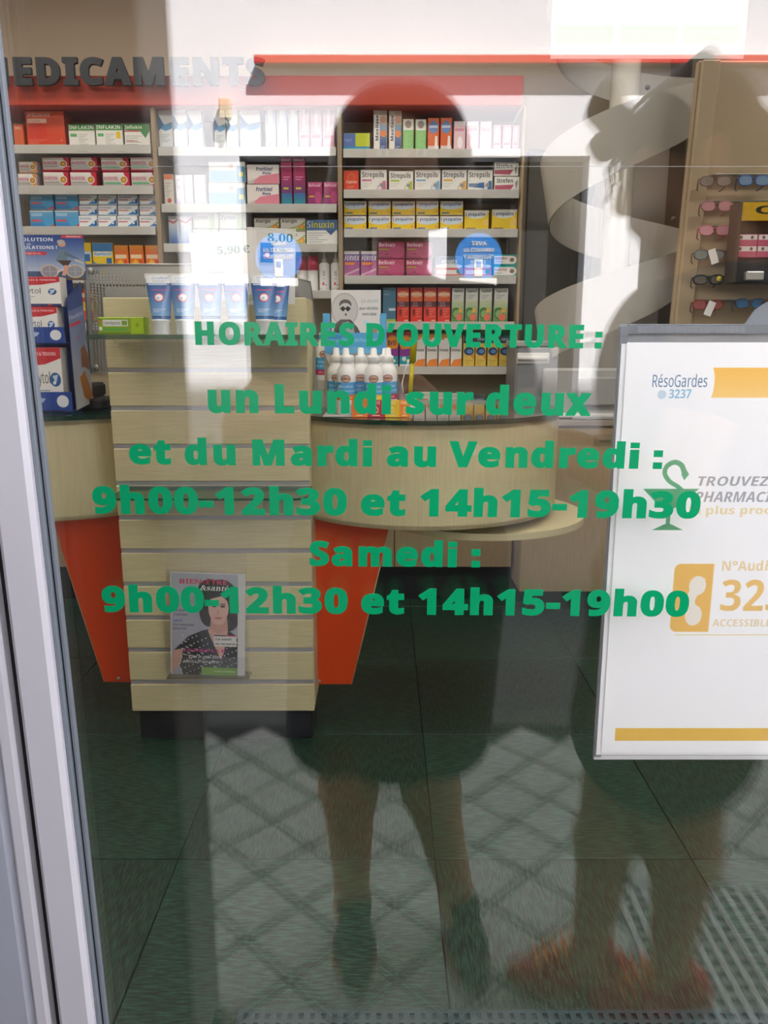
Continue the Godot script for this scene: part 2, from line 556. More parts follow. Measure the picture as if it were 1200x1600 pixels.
	kind("otp", "narrow white box with orange top", 90, 0.36, "#dcd8d0", [], func(w):
		R(0, 0, w, 16, "#e07a4a")
		small(5, 28, 22, 6, 8, "#a89a90")
		C(w * 0.5, 84, 8, "#c24a3a"))
	kind("lil", "white box with lilac edge", 90, 0.4, "#eceaf0", [], func(w):
		R(6, 12, w - 12, 34, "#d4cfe4")
		R(10, 20, w - 20, 14, "#f6f5fa")
		G(0, 74, w, 26, "#e4def0", "#a89ad0"))
	kind("lbw", "wide white and pale blue box with yellow badge", 70, 1.55, "#eef0ee", ["#d5d8d6", "#eef0ee"], func(w):
		R(0, 42, w, 58, "#7fb4d8")
		R(w - 34, 20, 34, 80, "#1f86b0")
		R(w - 26, 50, 18, 22, "#e8d22a")
		C(w * 0.62, 22, 10, "#d8a8a0"))
	kind("pro", "white and pink nasal care box", 70, 1.6, "#efe7e4", ["#d8c6c4", "#e8dcd8"], func(w):
		P([0, 100, 0, 88, w * 0.32, 70, w * 0.4, 58, w, 44, w, 100], "#e58a9e")
		P([0, 100, 0, 88, w * 0.3, 72, w * 0.16, 100], "#cfc9c6")
		T("Prorhinel", w * 0.28, 32, 20, "#35406e", "bold", w * 0.5, 0.15)
		T("Rhume", w * 0.48, 50, 14, "#35406e", "bold", w * 0.26, 0.1))
	kind("mag", "tall magenta box fading to teal", 120, 0.28, "#a3245c", ["#7f1c48", "#8c2050"], func(w):
		G(0, 40, w, 34, "#a8285f", "#6a3a78")
		G(0, 74, w, 26, "#3a6aa8", "#1f9a9c")
		T("Belivair", 3, 8, 5, "#f2d6e0", "bold", w - 6)
		small(5, 40, 18, 2, 5, "#e0a0c0")
		R(6, 62, 13, 4, "#c8c83a"))
	kind("mgs", "small magenta cough syrup box", 70, 0.68, "#a82864", ["#7f1c48", "#8c2050"], func(w):
		G(0, 12, w, 88, "#b03068", "#8c2a74")
		R(0, 0, w, 10, "#c05a86")
		T("Belivair", 4, 20, 12, "#f6dbe6", "bold", w - 10)
		R(6, 58, 24, 7, "#c8b83a")
		E(w * 0.7, 66, 16, 26, "#c04a80"))
	kind("bwg", "tall box fading to deep blue", 90, 0.4, "#dfe4ee", [], func(w):
		R(0, 0, w, 26, "#e9e4e6")
		P([0, 12, w * 0.5, 20, w, 8, w, 14, w * 0.5, 27, 0, 20], "#b0404e")
		G(0, 30, w, 70, "#e4ecf4", "#1f4f9a"))
	kind("zyr", "white box with soft green band", 64, 1.65, "#e9ece6", [], func(w):
		R(w * 0.66, 0, w * 0.2, 100, "#a6d49a")
		T("Zyrtec", 8, 40, 26, "#a6b0aa", "bold", w * 0.56))
	kind("ala", "white allergy box with green swoosh", 60, 2.0, "#e2e0d8", ["#c8c6bc", "#d8d6cc"], func(w):
		P([0, 100, 0, 84, w * 0.35, 82, w * 0.72, 62, w, 20, w, 100], "#97b43e")
		P([0, 92, w * 0.4, 86, w * 0.8, 66, w, 40, w, 56, w * 0.8, 78, w * 0.4, 94], "#d9dfa8")
		E(w * 0.84, 68, 24, 18, "#e08a2e"); E(w * 0.84, 72, 17, 12, "#f0b450")
		T("Alairgix", 10, 36, 25, "#3c4648", "bold", w * 0.62))
	kind("sin", "blue and white sinus box", 84, 1.35, "#e6e6e2", ["#c4c6c6", "#5a7fae"], func(w):
		R(0, 0, w, 42, "#4a73a6")
		T("S", 2, 32, 27, "#c4d4e8")
		T("inuxin", 22, 32, 25, "#e8df4a", "bold", w * 0.72)
		P([w * 0.62, 42, w * 0.95, 42, w * 0.78, 62], "#1f4f86")
		small(6, 52, w * 0.62, 5, 9, "#9fa4a6"))
	kind("max", "tall white throat syrup box with blue foot", 120, 0.38, "#eceae4", ["#d4d0c8", "#e4e2dc"], func(w):
		R(w * 0.46, 0, w * 0.54, 36, "#d8cfc4")
		G(w * 0.46, 36, w * 0.54, 64, "#8fb8d8", "#1f3f7c")
		C(w * 0.73, 22, 9, "#d9a890"); C(w * 0.73, 57, 9, "#e88a4a")
		T("Maxilase", w * 0.36, 74, 8.5, "#1d2c4c", "bold", 62, 0.0, true)
		small(w * 0.54, 88, 13, 2, 4, "#e0e4ea"))
	kind("byl", "low blue and yellow box", 60, 1.85, "#5a7cc0", ["#3a5a9c", "#8a9a4a"], func(w):
		R(w * 0.45, 0, w * 0.55, 74, "#c4d02a")
		R(0, 0, w * 0.44, 74, "#5876b8")
		R(0, 76, w, 24, "#1f9cc0")
		T("granules", w * 0.18, 93, 10, "#c8e6ee", "thin", w * 0.6)
		T("Oscil", 10, 46, 16, "#c4d0ec", "thin"))
	kind("grn", "tall white and green box with grey disc", 110, 0.4, "#86c878", ["#6aa85e", "#e8ece4"], func(w):
		R(0, 0, w, 34, "#e9ece6")
		C(w * 0.5, 16, 12, "#9a9088")
		small(6, 44, 24, 8, 5, "#a8dc9c"))
	kind("ork", "orange box with blue diamond", 100, 0.42, "#dd6526", ["#b8501c", "#e07a3a"], func(w):
		P([w * 0.5, 6, w * 0.94, 20, w * 0.84, 40, w * 0.5, 48, w * 0.12, 40, w * 0.06, 20], "#6a8cc8")
		R(5, 22, w - 10, 8, "#c8d8f0")
		R(0, 84, w, 16, "#d8cfc8")
		P([w * 0.66, 54, w * 0.86, 54, w * 0.9, 98, w * 0.6, 98], "#ece6e2"))
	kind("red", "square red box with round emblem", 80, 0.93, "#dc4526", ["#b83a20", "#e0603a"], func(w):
		C(w * 0.5, 36, 24, "#e0662e"); C(w * 0.5, 36, 16, "#dc4526")
		T("Euphon", 16, 62, 14, "#f4d8c8", "bold", w - 28)
		small(18, 76, 50, 2, 7, "#eeb09a"))
	for k in [["st1", "pink", "#c86a92"], ["st2", "green", "#a4c23a"], ["st3", "light blue", "#7ab0d4"], ["st4", "amber", "#e2a73e"], ["st5", "dark blue", "#3f6a9c"]]:
		kind(k[0], "white lozenge box with " + k[1] + " swirl", 84, 1.36, "#e8e6e0", ["#cac8c2", "#d8d6d0"], func(w):
			T("Strepsils", 8, 34, 24, "#4b4f52", "bold", w - 22)
			R(8, 44, w * (0.36 if k[0] != "st5" else 0.0) + 1, 9, k[2])
			if k[0] == "st5": P([6, 64, w * 0.72, 58, w * 0.66, 86, 6, 80], k[2])
			P([w * 0.6, 98, w * 0.7, 58, w * 0.96, 50, w * 0.98, 98], k[2])
			C(w * 0.76, 66, 13, "#e4e2de"); C(w * 0.8, 72, 11, "#8c9094"); C(w * 0.73, 88, 11, "#d8dad8")
			small(8, 62, w * 0.4, 3, 8, "#c4c4be"))
	kind("sfn", "white throat lozenge box with dusky red band", 56, 1.85, "#e8e6e0", ["#cac8c2", "#d8d6d0"], func(w):
		T("Strefen", 16, 42, 30, "#4b4f52", "bold", w * 0.66)
		P([4, 60, w * 0.8, 54, w * 0.66, 92, 4, 88], "#b5546a")
		P([w * 0.84, 40, w * 0.96, 20, w * 0.9, 92], "#8a8c90"))
	kind("lys", "yellow and white pastille box", 60, 1.6, "#ecc91f", ["#c6a818", "#ece8dc"], func(w):
		R(0, 0, w, 40, "#ebe8e0")
		E(w * 0.55, 44, w * 0.5, 18, "#cddbe6")
		P([0, 44, w * 0.3, 62, w * 0.75, 58, w, 42, w, 100, 0, 100], "#ecc91f")
		T("Lysopaïne", 5, 32, 22, "#3f5f9c", "bold", w - 16, 0.12)
		R(8, 82, w * 0.34, 11, "#4c6a8c")
		C(w * 0.9, 76, 12, "#e8a83a"))
	kind("lyb", "larger yellow pastille box", 80, 1.32, "#e8c820", ["#c6a818", "#e4dcc0"], func(w):
		R(0, 0, w, 14, "#ebe6d4")
		E(w * 0.46, 20, w * 0.44, 22, "#e6e8e6")
		T("Lysopaïne", 8, 28, 17, "#3a4a78", "bold", w - 26)
		R(8, 88, w * 0.4, 8, "#8c6a3a")
		C(w * 0.88, 60, 16, "#f0c860"))
	kind("fer", "purple sachet box", 96, 0.7, "#a0508e", ["#8a3f78", "#e4dce4"], func(w):
		R(0, 0, w, 12, "#e8e0e6")
		G(0, 12, w, 30, "#6a5aa0", "#8c4f94")
		G(0, 42, w, 58, "#a84a8c", "#b86a9c")
		T("FERVEX", 3, 36, 19, "#f2eef4", "bold", w - 6, 0.2)
		P([4, 44, w * 0.76, 44, w * 0.62, 54, 4, 54], "#ec8a2a")
		P([0, 92, w, 66, w, 74, 0, 100], "#d8a8c8"))
	kind("bel", "wide magenta cough syrup box", 66, 1.6, "#a5215c", ["#7c1a48", "#8c2050"], func(w):
		G(0, 0, w, 100, "#b02a64", "#8c1c54")
		E(w * 0.7, 60, w * 0.34, 36, "#b83c74")
		T("Belivair", 5, 30, 22, "#f4dfe8", "bold", w * 0.62)
		R(5, 42, w * 0.36, 8, "#a8a03a")
		small(5, 56, w * 0.4, 4, 9, "#c86a94"))
	kind("hux", "red, white and blue cold remedy box", 76, 1.4, "#5f7488", ["#52636f", "#6f7f8c"], func(w):
		R(0, 0, w, 46, "#586f86")
		T("HUMEX", w * 0.24, 38, 20, "#e8ebee", "bold", w * 0.56)
		E(w * 0.5, 50, w * 0.48, 12, "#dfe4e8")
		R(0, 58, w, 42, "#d2504a")
		R(8, 68, w - 22, 22, "#ece4e0")
		C(w * 0.86, 76, 13, "#3f8a8c"))
	kind("nut", "teal rimmed painkiller box", 50, 2.1, "#1fa09a", ["#168078", "#1fa09a"], func(w):
		R(4, 12, w * 0.8, 76, "#eeece8"); C(w * 0.8, 50, 37, "#eeece8")
		T("NUROFEN", 12, 48, 22, "#b06a70", "bold", w * 0.5)
		R(12, 64, w * 0.3, 7, "#a8a6a2")
		C(w * 0.78, 50, 22, "#a08a78"); C(w * 0.78, 50, 12, "#6a5a50"))
	kind("tea", "tall slate blue box", 100, 0.45, "#4c8098", ["#3f6c82", "#5a90a8"], func(w):
		G(0, 0, w, 90, "#4a84a0", "#43718a")
		R(4, 8, w - 20, 3, "#a8c4d0"); R(4, 17, w - 26, 5, "#7aa4b8")
		R(w * 0.45, 60, w * 0.5, 7, "#d4dfe4")
		R(0, 92, w, 8, "#a8c03a"))
	kind("rdk", "tall red box with dark band", 110, 0.4, "#dc3a26", ["#b02e1e", "#e0562e"], func(w):
		G(0, 0, w, 40, "#dc3a26", "#e86a30")
		E(w * 0.5, 20, w * 0.48, 9, "#f0a06a")
		R(3, 16, w - 6, 7, "#f3d0b4")
		R(0, 40, w, 16, "#5a3238")
		T("TOUX", 7, 47, 4.5, "#e8c8c0"); T("SECHE", 7, 54, 4.5, "#e8c8c0")
		E(w * 0.28, 72, 4, 11, "#7c2a22")
		small(w * 0.46, 62, 18, 4, 7, "#ef8a6a")
		R(w * 0.6, 94, w * 0.34, 3, "#f0c0ac"))
	kind("top", "tall white and green syrup box with peach", 110, 0.42, "#e6e8e0", ["#c4ccc0", "#d8dcd4"], func(w):
		T("Toplexil", 4, 12, 8, "#3f5a48", "bold", w - 9)
		G(0, 36, w, 64, "#dfe6c0", "#4f8c3a")
		C(w * 0.35, 74, 17, "#3f7c34"); C(w * 0.4, 76, 12, "#8cb070")
		C(w * 0.62, 86, 11, "#e8745a"); C(w * 0.7, 66, 7, "#e8b04a")
		small(6, 20, 26, 3, 5, "#8a9a8c"))
	kind("dri", "purple, orange and teal lozenge box", 100, 0.42, "#8c2f8a", ["#6f2a70", "#e08a2a"], func(w):
		R(0, 0, w, 12, "#c83a4e")
		E(w * 0.5, 32, w * 0.5, 24, "#ee9a22")
		T("Drill", 5, 38, 15, "#3a2a5c", "bold", w - 12)
		P([0, 52, w, 46, w, 72, 0, 68], "#8c2f9a")
		R(0, 70, w, 24, "#1f9aa4")
		C(w * 0.36, 78, 7, "#dcece4"); C(w * 0.66, 84, 5, "#dcece4")
		R(0, 94, w, 6, "#dfe2e2"))
	kind("dro", "white syrup box with orange wave", 100, 0.38, "#e6e4de", ["#c8c6c0", "#e08a3a"], func(w):
		R(0, 0, w, 14, "#e8a03a"); R(0, 14, w * 0.5, 4, "#d8603a")
		T("Drosetux", 3, 54, 8.5, "#5c5a58", "bold", w - 7)
		P([0, 96, w * 0.3, 80, w, 76, w, 100, 0, 100], "#e8872a"))
	kind("ylb", "tall yellow box with dark blue oval", 100, 0.4, "#dcbf52", ["#b89c3e", "#2a3450"], func(w):
		R(0, 0, w, 26, "#27324e")
		T("SIROP", 6, 18, 8, "#c4cad8", "bold", w - 14)
		E(w * 0.5, 52, w * 0.44, 13, "#24406c"); E(w * 0.56, 52, w * 0.26, 7, "#5a8cc0")
		P([w * 0.6, 66, w, 58, w, 80], "#e0902e")
		small(6, 80, 28, 3, 6, "#b8942e"))
	kind("pal", "small pale box behind the counter", 60, 1.1, "#c9c8c0", [], func(w):
		R(0, 0, w, 24, "#b4b4ae")
		R(8, 34, w - 30, 16, "#a87a6a")
		small(8, 62, w - 24, 3, 10, "#9c9c98"))
	kind("dar", "small dark box behind the counter", 60, 1.3, "#4a4c52", [], func(w):
		T("HUMEX", 12, 44, 22, "#a8b0b8", "bold", w - 30)
		R(8, 60, w - 16, 12, "#8a4a44"))
	kind("ryl", "red and yellow box behind the metal screen", 80, 0.6, "#d8452a", [], func(w):
		R(0, 40, w, 30, "#ecc830")
		R(6, 12, w - 12, 14, "#f0d8c0"))
	# other flat print
	begin(120, 260, "#2f6aa8")   # tube of cream
	R(0, 0, 48, 18, "#e8ecf0")
	T("Cicalfate", 12, 9, 5, "#5a7fa8", "thin", 26); small(12, 12, 26, 2, 2.4, "#8fa4bc")
	G(0, 18, 48, 76, "#1f4f92", "#7fb0dc")
	R(4, 19, 34, 3, "#c8d8ec"); R(8, 32, 30, 2.4, "#b8487e")
	C(24, 50, 10, "#c83a56"); C(24, 50, 7.6, "#eef2f6"); C(22, 52, 3.4, "#b8c8d8")
	small(10, 76, 28, 3, 3, "#d8e6f2"); R(0, 92, 48, 2, "#20355e")
	kinds.tube = ["", end()]
	begin(220, 64, "#86a41c")   # green box on the shelf
	T("Cassis Nature", 42, 36, 18, "#5c5a50", "thin", 118)
	R(34, 12, 190, 40, "#dfe2d6"); T("Crème Réparatrice", 40, 42, 20, "#55544e", "thin", 128); R(178, 18, 40, 28, "#7ca02c")
	C(17, 24, 9, "#c8503a"); C(17, 66, 13, "#e4e6dc"); R(44, 68, 170, 8, "#2fae5c"); R(0, 88, 240, 12, "#6c8a14")
	R(248, 0, 96, 100, "#a3bf10"); C(294, 44, 12, "#87a30c")
	kinds.green = ["", end(["#8fae14", "#9ab820"])]
	begin(240, 240, "#e9e6de")   # price cards
	T("5,90 €", 40, 30, 10, "#2f6a4a", "serif", 48); T("l'unité", 24, 58, 6, "#8a9a90", "serif", 22); P([30, 96, 66, 88, 100, 84, 100, 92, 64, 98, 30, 100], "#c4cba0")
	kinds.price5 = ["", end()]
	begin(200, 250, "#d9d6ce")
	T("8,00 €", 34, 18, 11, "#1f6a44", "serif", 58); T("le tube", 46, 30, 4, "#3f7a5c", "serif")
	kinds.price8 = ["", end()]
	begin(64, 100, "#1f5f9c"); G(0, 0, 64, 100, "#1f66b0", "#2a4f86"); C(34, 62, 16, "#d8485c"); C(34, 62, 11, "#f0f2f4"); kinds.tubepic = ["", end()]
	begin(336, 480, "#a9aab6")   # magazine cover
	G(0, 0, 70, 100, "#b4b5c0", "#9c9da8")
	E(47, 26, 17, 20, "#2c2622"); E(54, 38, 12, 18, "#2c2622"); E(36, 36, 9, 16, "#2c2622"); E(58, 24, 9, 12, "#332b26"); E(38, 16, 12, 10, "#2c2622")
	for k in 26: C(33 + fmod(k * 7.3, 34.0), 12 + fmod(k * 11.7, 40.0), 2.6, "#241e1b")
	P([17, 62, 30, 56, 42, 53, 54, 55, 64, 62, 67, 100, 12, 100, 3, 76], "#191a20")
	P([0, 88, 3, 76, 12, 74, 10, 88, 4, 96, 0, 99], "#c49684")
	P([35, 56, 41, 48, 52, 48, 54, 56, 50, 78, 47, 84], "#d0a392")
	P([38, 42, 53, 42, 54, 54, 45, 59, 37, 54], "#c79885")
	E(45, 34, 9.5, 14, "#dcb3a2"); E(45, 44, 7, 6, "#d8ad9b")
	P([35, 26, 37, 18, 47, 15, 55, 21, 55, 28, 48, 22, 41, 24], "#2c2622")
	E(41, 32, 2.4, 1.0, "#3a2c28"); E(49, 32, 2.4, 1.0, "#3a2c28"); R(38.6, 29.4, 5, 0.8, "#3a2a24"); R(46.6, 29.4, 5, 0.8, "#3a2a24")
	P([44.6, 33, 46, 39, 43.6, 39.6], "#c99a88"); E(45, 43.4, 3.6, 1.0, "#b06a64")
	for k in 150:
		var dx := 4 + fmod(k * 5.3, 62.0)
		var dy := 60 + fmod(k * 3.71, 39.0)
		if absf(dx - 44) > 5 + (78 - dy) * 0.3 and dx > 9 + (80 - dy) * 0.1: C(dx, dy, 0.62, "#dcdce0")
	T("BIEN-ÊTRE", 9, 11, 4.4, "#d8325c", "bold", 44); T("&santé", 28, 17, 5, "#f0eff0", "serif", 26, 0.2)
	T("Le jeu", 3, 38, 2.4, "#5a5a78", "serif", 0, 0.2); T("s'anime", 3, 42, 2.4, "#5a5a78", "serif", 0, 0.2); T("SANTÉ", 3, 48, 2, "#5a5ac0"); T("Une sensualité", 2, 52, 2.2, "#55555f", "serif", 20, 0.2); T("épanouie", 2, 55.5, 2.2, "#55555f", "serif", 13, 0.2)
	R(41, 60, 21, 11, "#dcd8d4"); R(41, 60, 11, 1, "#2a2a2c"); R(52, 60, 10, 1, "#c83a5a"); T("La santé", 42, 65, 2.4, "#4a4644", "serif", 15, 0.2); T("en vacances", 42, 69.6, 2.4, "#4a4644", "serif", 19, 0.2)
	T("ISABELLE", 12, 77, 2.8, "#c83a86", "bold", 40); T("\"Plus je suis libre,", 15, 83, 2.8, "#e6e4e6", "serif", 34, 0.2); T("mieux je me porte\"", 12, 88, 2.8, "#e6e4e6", "serif", 36, 0.2)
	R(29, 92, 34, 8, "#74a42e"); T("ACTUALITÉ DE VOTRE PHARMACIE", 41, 96.6, 1.5, "#e0ecc8", "bold", 20)
	R(63, 0, 7, 100, "#d6d4d0"); R(0, 0, 70, 1, "#d6d4d0"); R(0, 0, 1, 100, "#d6d4d0")
	kinds.cover = ["", end(["#dedcd8", "#dedcd8"])]
	begin(300, 265, "#3f62a8")   # cyclist card of the blue display
	G(0, 0, 114, 82, "#1f3f8c", "#b4c8e0")
	T("RÉVOLUTION", -6, 14, 7.5, "#eef2f8", "bold", 70); T("en", 22, 22, 4, "#eef2f8"); T("ARTICULATIONS !", -12, 31, 7, "#eef2f8", "bold", 82)
	R(0, 37, 52, 7, "#cc2f3c"); T("MAINTENANT EN GEL", 4, 42.4, 3.4, "#f4dada", "bold", 40); R(78, 1, 36, 6, "#cc2f3c"); T("NOUVEAU", 86, 5.6, 3.6, "#f6e0e0")
	R(0, 80, 114, 16, "#3f5a80"); G(0, 94, 114, 6, "#6a5c50", "#584a40")
	for e in [[55, 80, 15], [96, 80, 15]]: C(e[0], e[1], e[2], "#c8b8a0"); C(e[0], e[1], e[2] - 2.6, "#8c93a0"); R(e[0], e[1] - 13, 0.8, 26, "#c8c0b0"); R(e[0] - 13, e[1], 26, 0.8, "#c8c0b0")
	P([66, 82, 88, 66, 90, 68, 68, 84], "#d8d4cc"); P([74, 30, 88, 36, 84, 58, 66, 58], "#6a8494"); P([82, 36, 104, 52, 102, 55, 80, 44], "#5a7484"); P([68, 56, 92, 56, 84, 70, 78, 68], "#4a3c34")
	P([80, 66, 88, 68, 80, 90, 74, 90], "#d0a08c"); C(78, 20, 6.4, "#c89c84"); E(77, 15, 6.4, 4.4, "#b0aeb0"); P([98, 52, 112, 62, 110, 64, 96, 56], "#c8c4bc")
	kinds.cycle = ["", end(["#2a4a8c", "#2a4a8c"])]
	for k in [["cof", 1.25], ["cot", 0.85]]:   # joint tablets
		begin(roundi(200 * k[1]), 200, "#ecebe8")
		var w: float = 100.0 * k[1]
		P([0, 0, w, 0, w, 16, w * 0.6, 26, w * 0.25, 28, 0, 22], "#cc2a36"); T("OS, MUSCLES & TENDONS", 4, 12, 5.4, "#f4dcdc", "bold", w - 14)
		T("C", 4, 56, 18, "#c8404c"); T("o", 18, 56, 18, "#c8404c"); T("fytol", 31, 56, 18, "#55585e", "thin", w * 0.34); C(w * 0.83, 50, 11, "#2f5f9c"); P([w * 0.76, 44, w * 0.9, 42, w * 0.84, 56], "#c8d8ea"); C(w * 0.8, 55, 3, "#dfe8f2")
		small(18, 66, 40, 2, 8, "#a9acb0"); R(0, 92, w, 8, "#27407c"); R(w * 0.72, 93, 9, 6, "#c83a4a")
		kinds[k[0]] = ["", end(["#c9c6c4", "#b83a44"])]
	begin(300, 70, "#23479a"); T("fytol", 30, 66, 40, "#dfe6f2", "thin", 90); E(360, 50, 44, 32, "#e2e6ec"); P([160, 66, 190, 30, 236, 36, 214, 56], "#a8c4e6"); kinds.lip = ["", end()]
	begin(90, 315, "#27407c")   # side of the blue display
	G(0, 20, 29, 80, "#5a6a98", "#d9d9dc"); T("Flexofytol", 2, 27, 3, "#c8d2e6", "thin", 24); R(1, 30, 20, 2.6, "#b83a48"); P([15, 52, 22, 50, 28, 60, 27, 72, 21, 68, 14, 66], "#8a5c3c"); P([10, 74, 18, 70, 25, 84, 29, 92, 22, 96, 14, 90], "#c27a2e"); T("2000", 8, 44, 3, "#b06a70", "thin"); kinds.flank = ["", end()]
	begin(322, 230, "#dcdbd8")   # header of the spray display
	C(38, 44, 38, "#b4b3b0"); C(38, 44, 34, "#c6c5c2"); P([6, 100, 8, 78, 26, 66, 54, 66, 74, 84, 84, 100], "#565553"); P([24, 100, 30, 74, 48, 70, 62, 82, 66, 100], "#a9a8a5"); E(40, 44, 16, 19, "#c9c8c5"); E(40, 32, 17, 11, "#5c5b59"); E(40, 38, 15, 9, "#c9c8c5"); R(25, 40, 30, 3, "#2c2b2a"); C(33, 42, 5.4, "#2c2b2a"); C(47, 42, 5.4, "#2c2b2a"); E(41, 55, 3, 3, "#6a5a58")
	T("Le secret", 84, 28, 8, "#8aa4ac", "serifthin", 48, 0.25); T("pour rafraîchir", 80, 44, 6.4, "#4a5a66", "bold", 52); T("votre bébé", 87, 57, 6.4, "#4a5a66", "bold", 40); E(98, 74, 9, 7, "#c0d8e2"); C(120, 94, 10, "#a8806c")
	kinds.baby = ["", end()]
	begin(384, 160, "#4fa4d4"); T("brume rafraîchissante", 26, 44, 18, "#a9d8f0", "thin", 180); E(120, 92, 60, 24, "#6fb8e0"); E(40, 20, 30, 12, "#3a8cc4"); kinds.blueband = ["", end()]
	begin(60, 300, "#c4c3c0"); E(10, 38, 6, 4, "#8a9aa0"); T("Le secret", 2, 52, 3, "#6a7a84", "serifthin", 15); small(2, 57, 15, 2, 4, "#7a848a"); C(8, 78, 5, "#8c6a58"); R(0, 90, 20, 10, "#7aa8c8"); kinds.flap = ["", end()]
	for k in [["lipa", "#ea7a22"], ["lipb", "#b8284a"], ["lipc", "#e8c21a"], ["lipd", "#ee8a1e"]]:
		begin(100, 70, k[1]); T("FRUITÉ", 20, 24, 14, "#f8ecd0", "bold", 80); C(70, 58, 18, "#f4dca8"); C(70, 58, 12, k[1]); R(40, 86, 60, 6, "#f4dca8"); kinds[k[0]] = ["", end()]
	for k in [["spra", "#e8782a"], ["sprb", "#e8c81e"], ["sprc", "#b8285e"]]:   # labels wound round the sprays
		begin(240, 160, "#e9ebec"); R(0, 24, 150, 40, "#3f9fd6"); C(75, 13, 12.5, "#8c5c4c"); C(75, 13, 10.5, "#c8a898"); R(66, 11, 18, 4, "#8c5c4c"); T("brume", 56, 42, 9, "#d8eef8", "thin", 38); T("rafraîchissante", 48, 56, 8, "#d8eef8", "thin", 54); R(0, 64, 150, 18, k[1]); T("abricot", 58, 77, 8, "#f8ecd8", "thin"); kinds[k[0]] = ["", end()]
	begin(120, 200, "#e2e2e0"); T("3C", 20, 22, 10, "#4a3c40", "bold", 20); T("CS", 20, 36, 10, "#4a3c40", "bold", 20); small(16, 48, 28, 2, 5, "#8a8a8c"); P([14, 78, 20, 68, 32, 70, 30, 84, 16, 84], "#d03a40"); R(40, 80, 10, 6, "#5a5c60"); kinds.mousse = ["", end()]
	begin(360, 110, "#c29a0a"); T("CE", 60, 64, 44, "#15150f", "bold", 130); kinds.yellow = ["", end()]
	begin(200, 90, "#d8d2d0"); R(0, 46, 222, 54, "#b8506e"); C(52, 24, 16, "#6a4a48"); C(168, 24, 16, "#6a4a48"); kinds.pinkrow = ["", end()]
	begin(440, 259, "#c0c1bf")   # offers poster hung in the shop
	for k in 3:
		var x := 4 + k * 55.5
		R(x - 2, 0, 0.8, 92, "#a8a8a4"); R(x, 76, 50, 13, "#7fae7a"); R(x + 4, 80, 40, 1.6, "#8cba88")
		T(["15", "8", "5"][k], x + 34, 24, 12, "#3f4846", "bold"); T("€", x + 45, 18, 5, "#55605c"); small(x + 34, 30, 14, 2, 3, "#a8b0ac")
	R(8, 6, 14, 46, "#7f92c8"); R(13, 10, 5, 38, "#b8c4e2"); P([78, 16, 92, 16, 89, 42, 81, 42], "#5a6ac0"); R(122, 18, 26, 14, "#a2c470")
	kinds.offers = ["", end(["#e8e8e4", "#e8e8e4"])]
	begin(560, 1160, "#fdfdfb")   # on-duty chemist notice (an A4 sheet)
	T("3237", 10.2, 12.4, 2.0, "#8fc0d8", "bold", 5); C(8.6, 11.6, 1.0, "#cfe2ec")
	G(19.6, 5.6, 29, 6.7, "#fbc257", "#fbd27e"); E(19.3, 9, 0.9, 3.6, "#fdfdfb"); T("RésoGardes", 6.3, 9.9, 2.7, "#5f7f9c", "thin", 12.3 * 1.0)
	var way := PackedVector2Array([Vector2(15.2, 30.4), Vector2(15.0, 29.2), Vector2(14.2, 27.6), Vector2(12.6, 27.0), Vector2(11, 27.9), Vector2(10.6, 29.6), Vector2(11.8, 31.4), Vector2(14, 32.8), Vector2(15.6, 34.4), Vector2(15.4, 36), Vector2(13.6, 37.2), Vector2(11.6, 38.4), Vector2(11.4, 39.8), Vector2(12.8, 41.2)])
	for k in range(1, way.size() - 2):   # snake and bowl
		for s in 14:
			var q := way[k].cubic_interpolate(way[k + 1], way[k - 1], way[k + 2], s / 14.0)
			C(q.x, q.y, lerpf(0.62, 0.36, k / 13.0), "#5fae80")
	P([15.3, 28.4, 16.2, 29.8, 15.2, 31.2, 14.4, 29.8], "#5fae80")
	P([5.9, 33.2, 18.8, 33.2, 15.4, 36.2, 13.2, 37.6, 11.2, 37.6, 8.8, 36.2], "#57a878"); R(11.7, 37.4, 1.0, 5, "#57a878"); P([8.6, 43, 15.8, 43, 13, 41.6, 11.4, 41.6], "#57a878")
	T("TROUVEZ LA", 18, 32.5, 2.2, "#a8a9ac", "bold", 22, 0.2); T("PHARMACIE", 18, 36.3, 2.4, "#a8a9ac", "bold", 19, 0.2); T("la plus proche", 17, 39.2, 1.9, "#f3dfa8", "bold", 23)
	R(15.8, 51.2, 8.1, 17, "#f3c268"); R(14.6, 52.8, 1.4, 13.8, "#f3c268"); C(16.2, 52.8, 1.6, "#f3c268"); C(16.2, 66.6, 1.6, "#f3c268")
	E(20.4, 56.6, 2.0, 2.4, "#f8f2e4"); P([18.2, 58.6, 19.6, 55.4, 22.2, 54.8, 20, 60.6, 18.4, 60.8], "#f8f2e4"); E(20.0, 64, 2.0, 2.6, "#f8f2e4"); E(19, 62, 1.4, 2.2, "#f8f2e4")
	T("N°Audiotel", 25.8, 52.9, 2.4, "#f0d9a4", "bold", 17); T("3237", 26.2, 62.9, 7.8, "#f2c878", "bold", 21); T("ACCESSIBLE 24H/24", 24.8, 66.8, 1.8, "#f0dcb0", "bold", 23); R(16, 68.8, 32, 0.3, "#f0e6b0")
	R(3.2, 93.4, 46, 3.4, "#eec158")
	kinds.notice = ["", end(["#f4f4f2", "#f4f4f2"])]
	begin(20, 28, "#2f8fd8")   # round blue sticker over the road, and its strip
	kinds.blue = ["", end()]
	begin(8, 8, "#e4e4de"); kinds.ticket = ["", end()]
	var m: StandardMaterial3D = M.print
	m.albedo_texture = ImageTexture.create_from_image(atlas)
	M.gloss = m.duplicate()
	M.gloss.roughness = 0.22

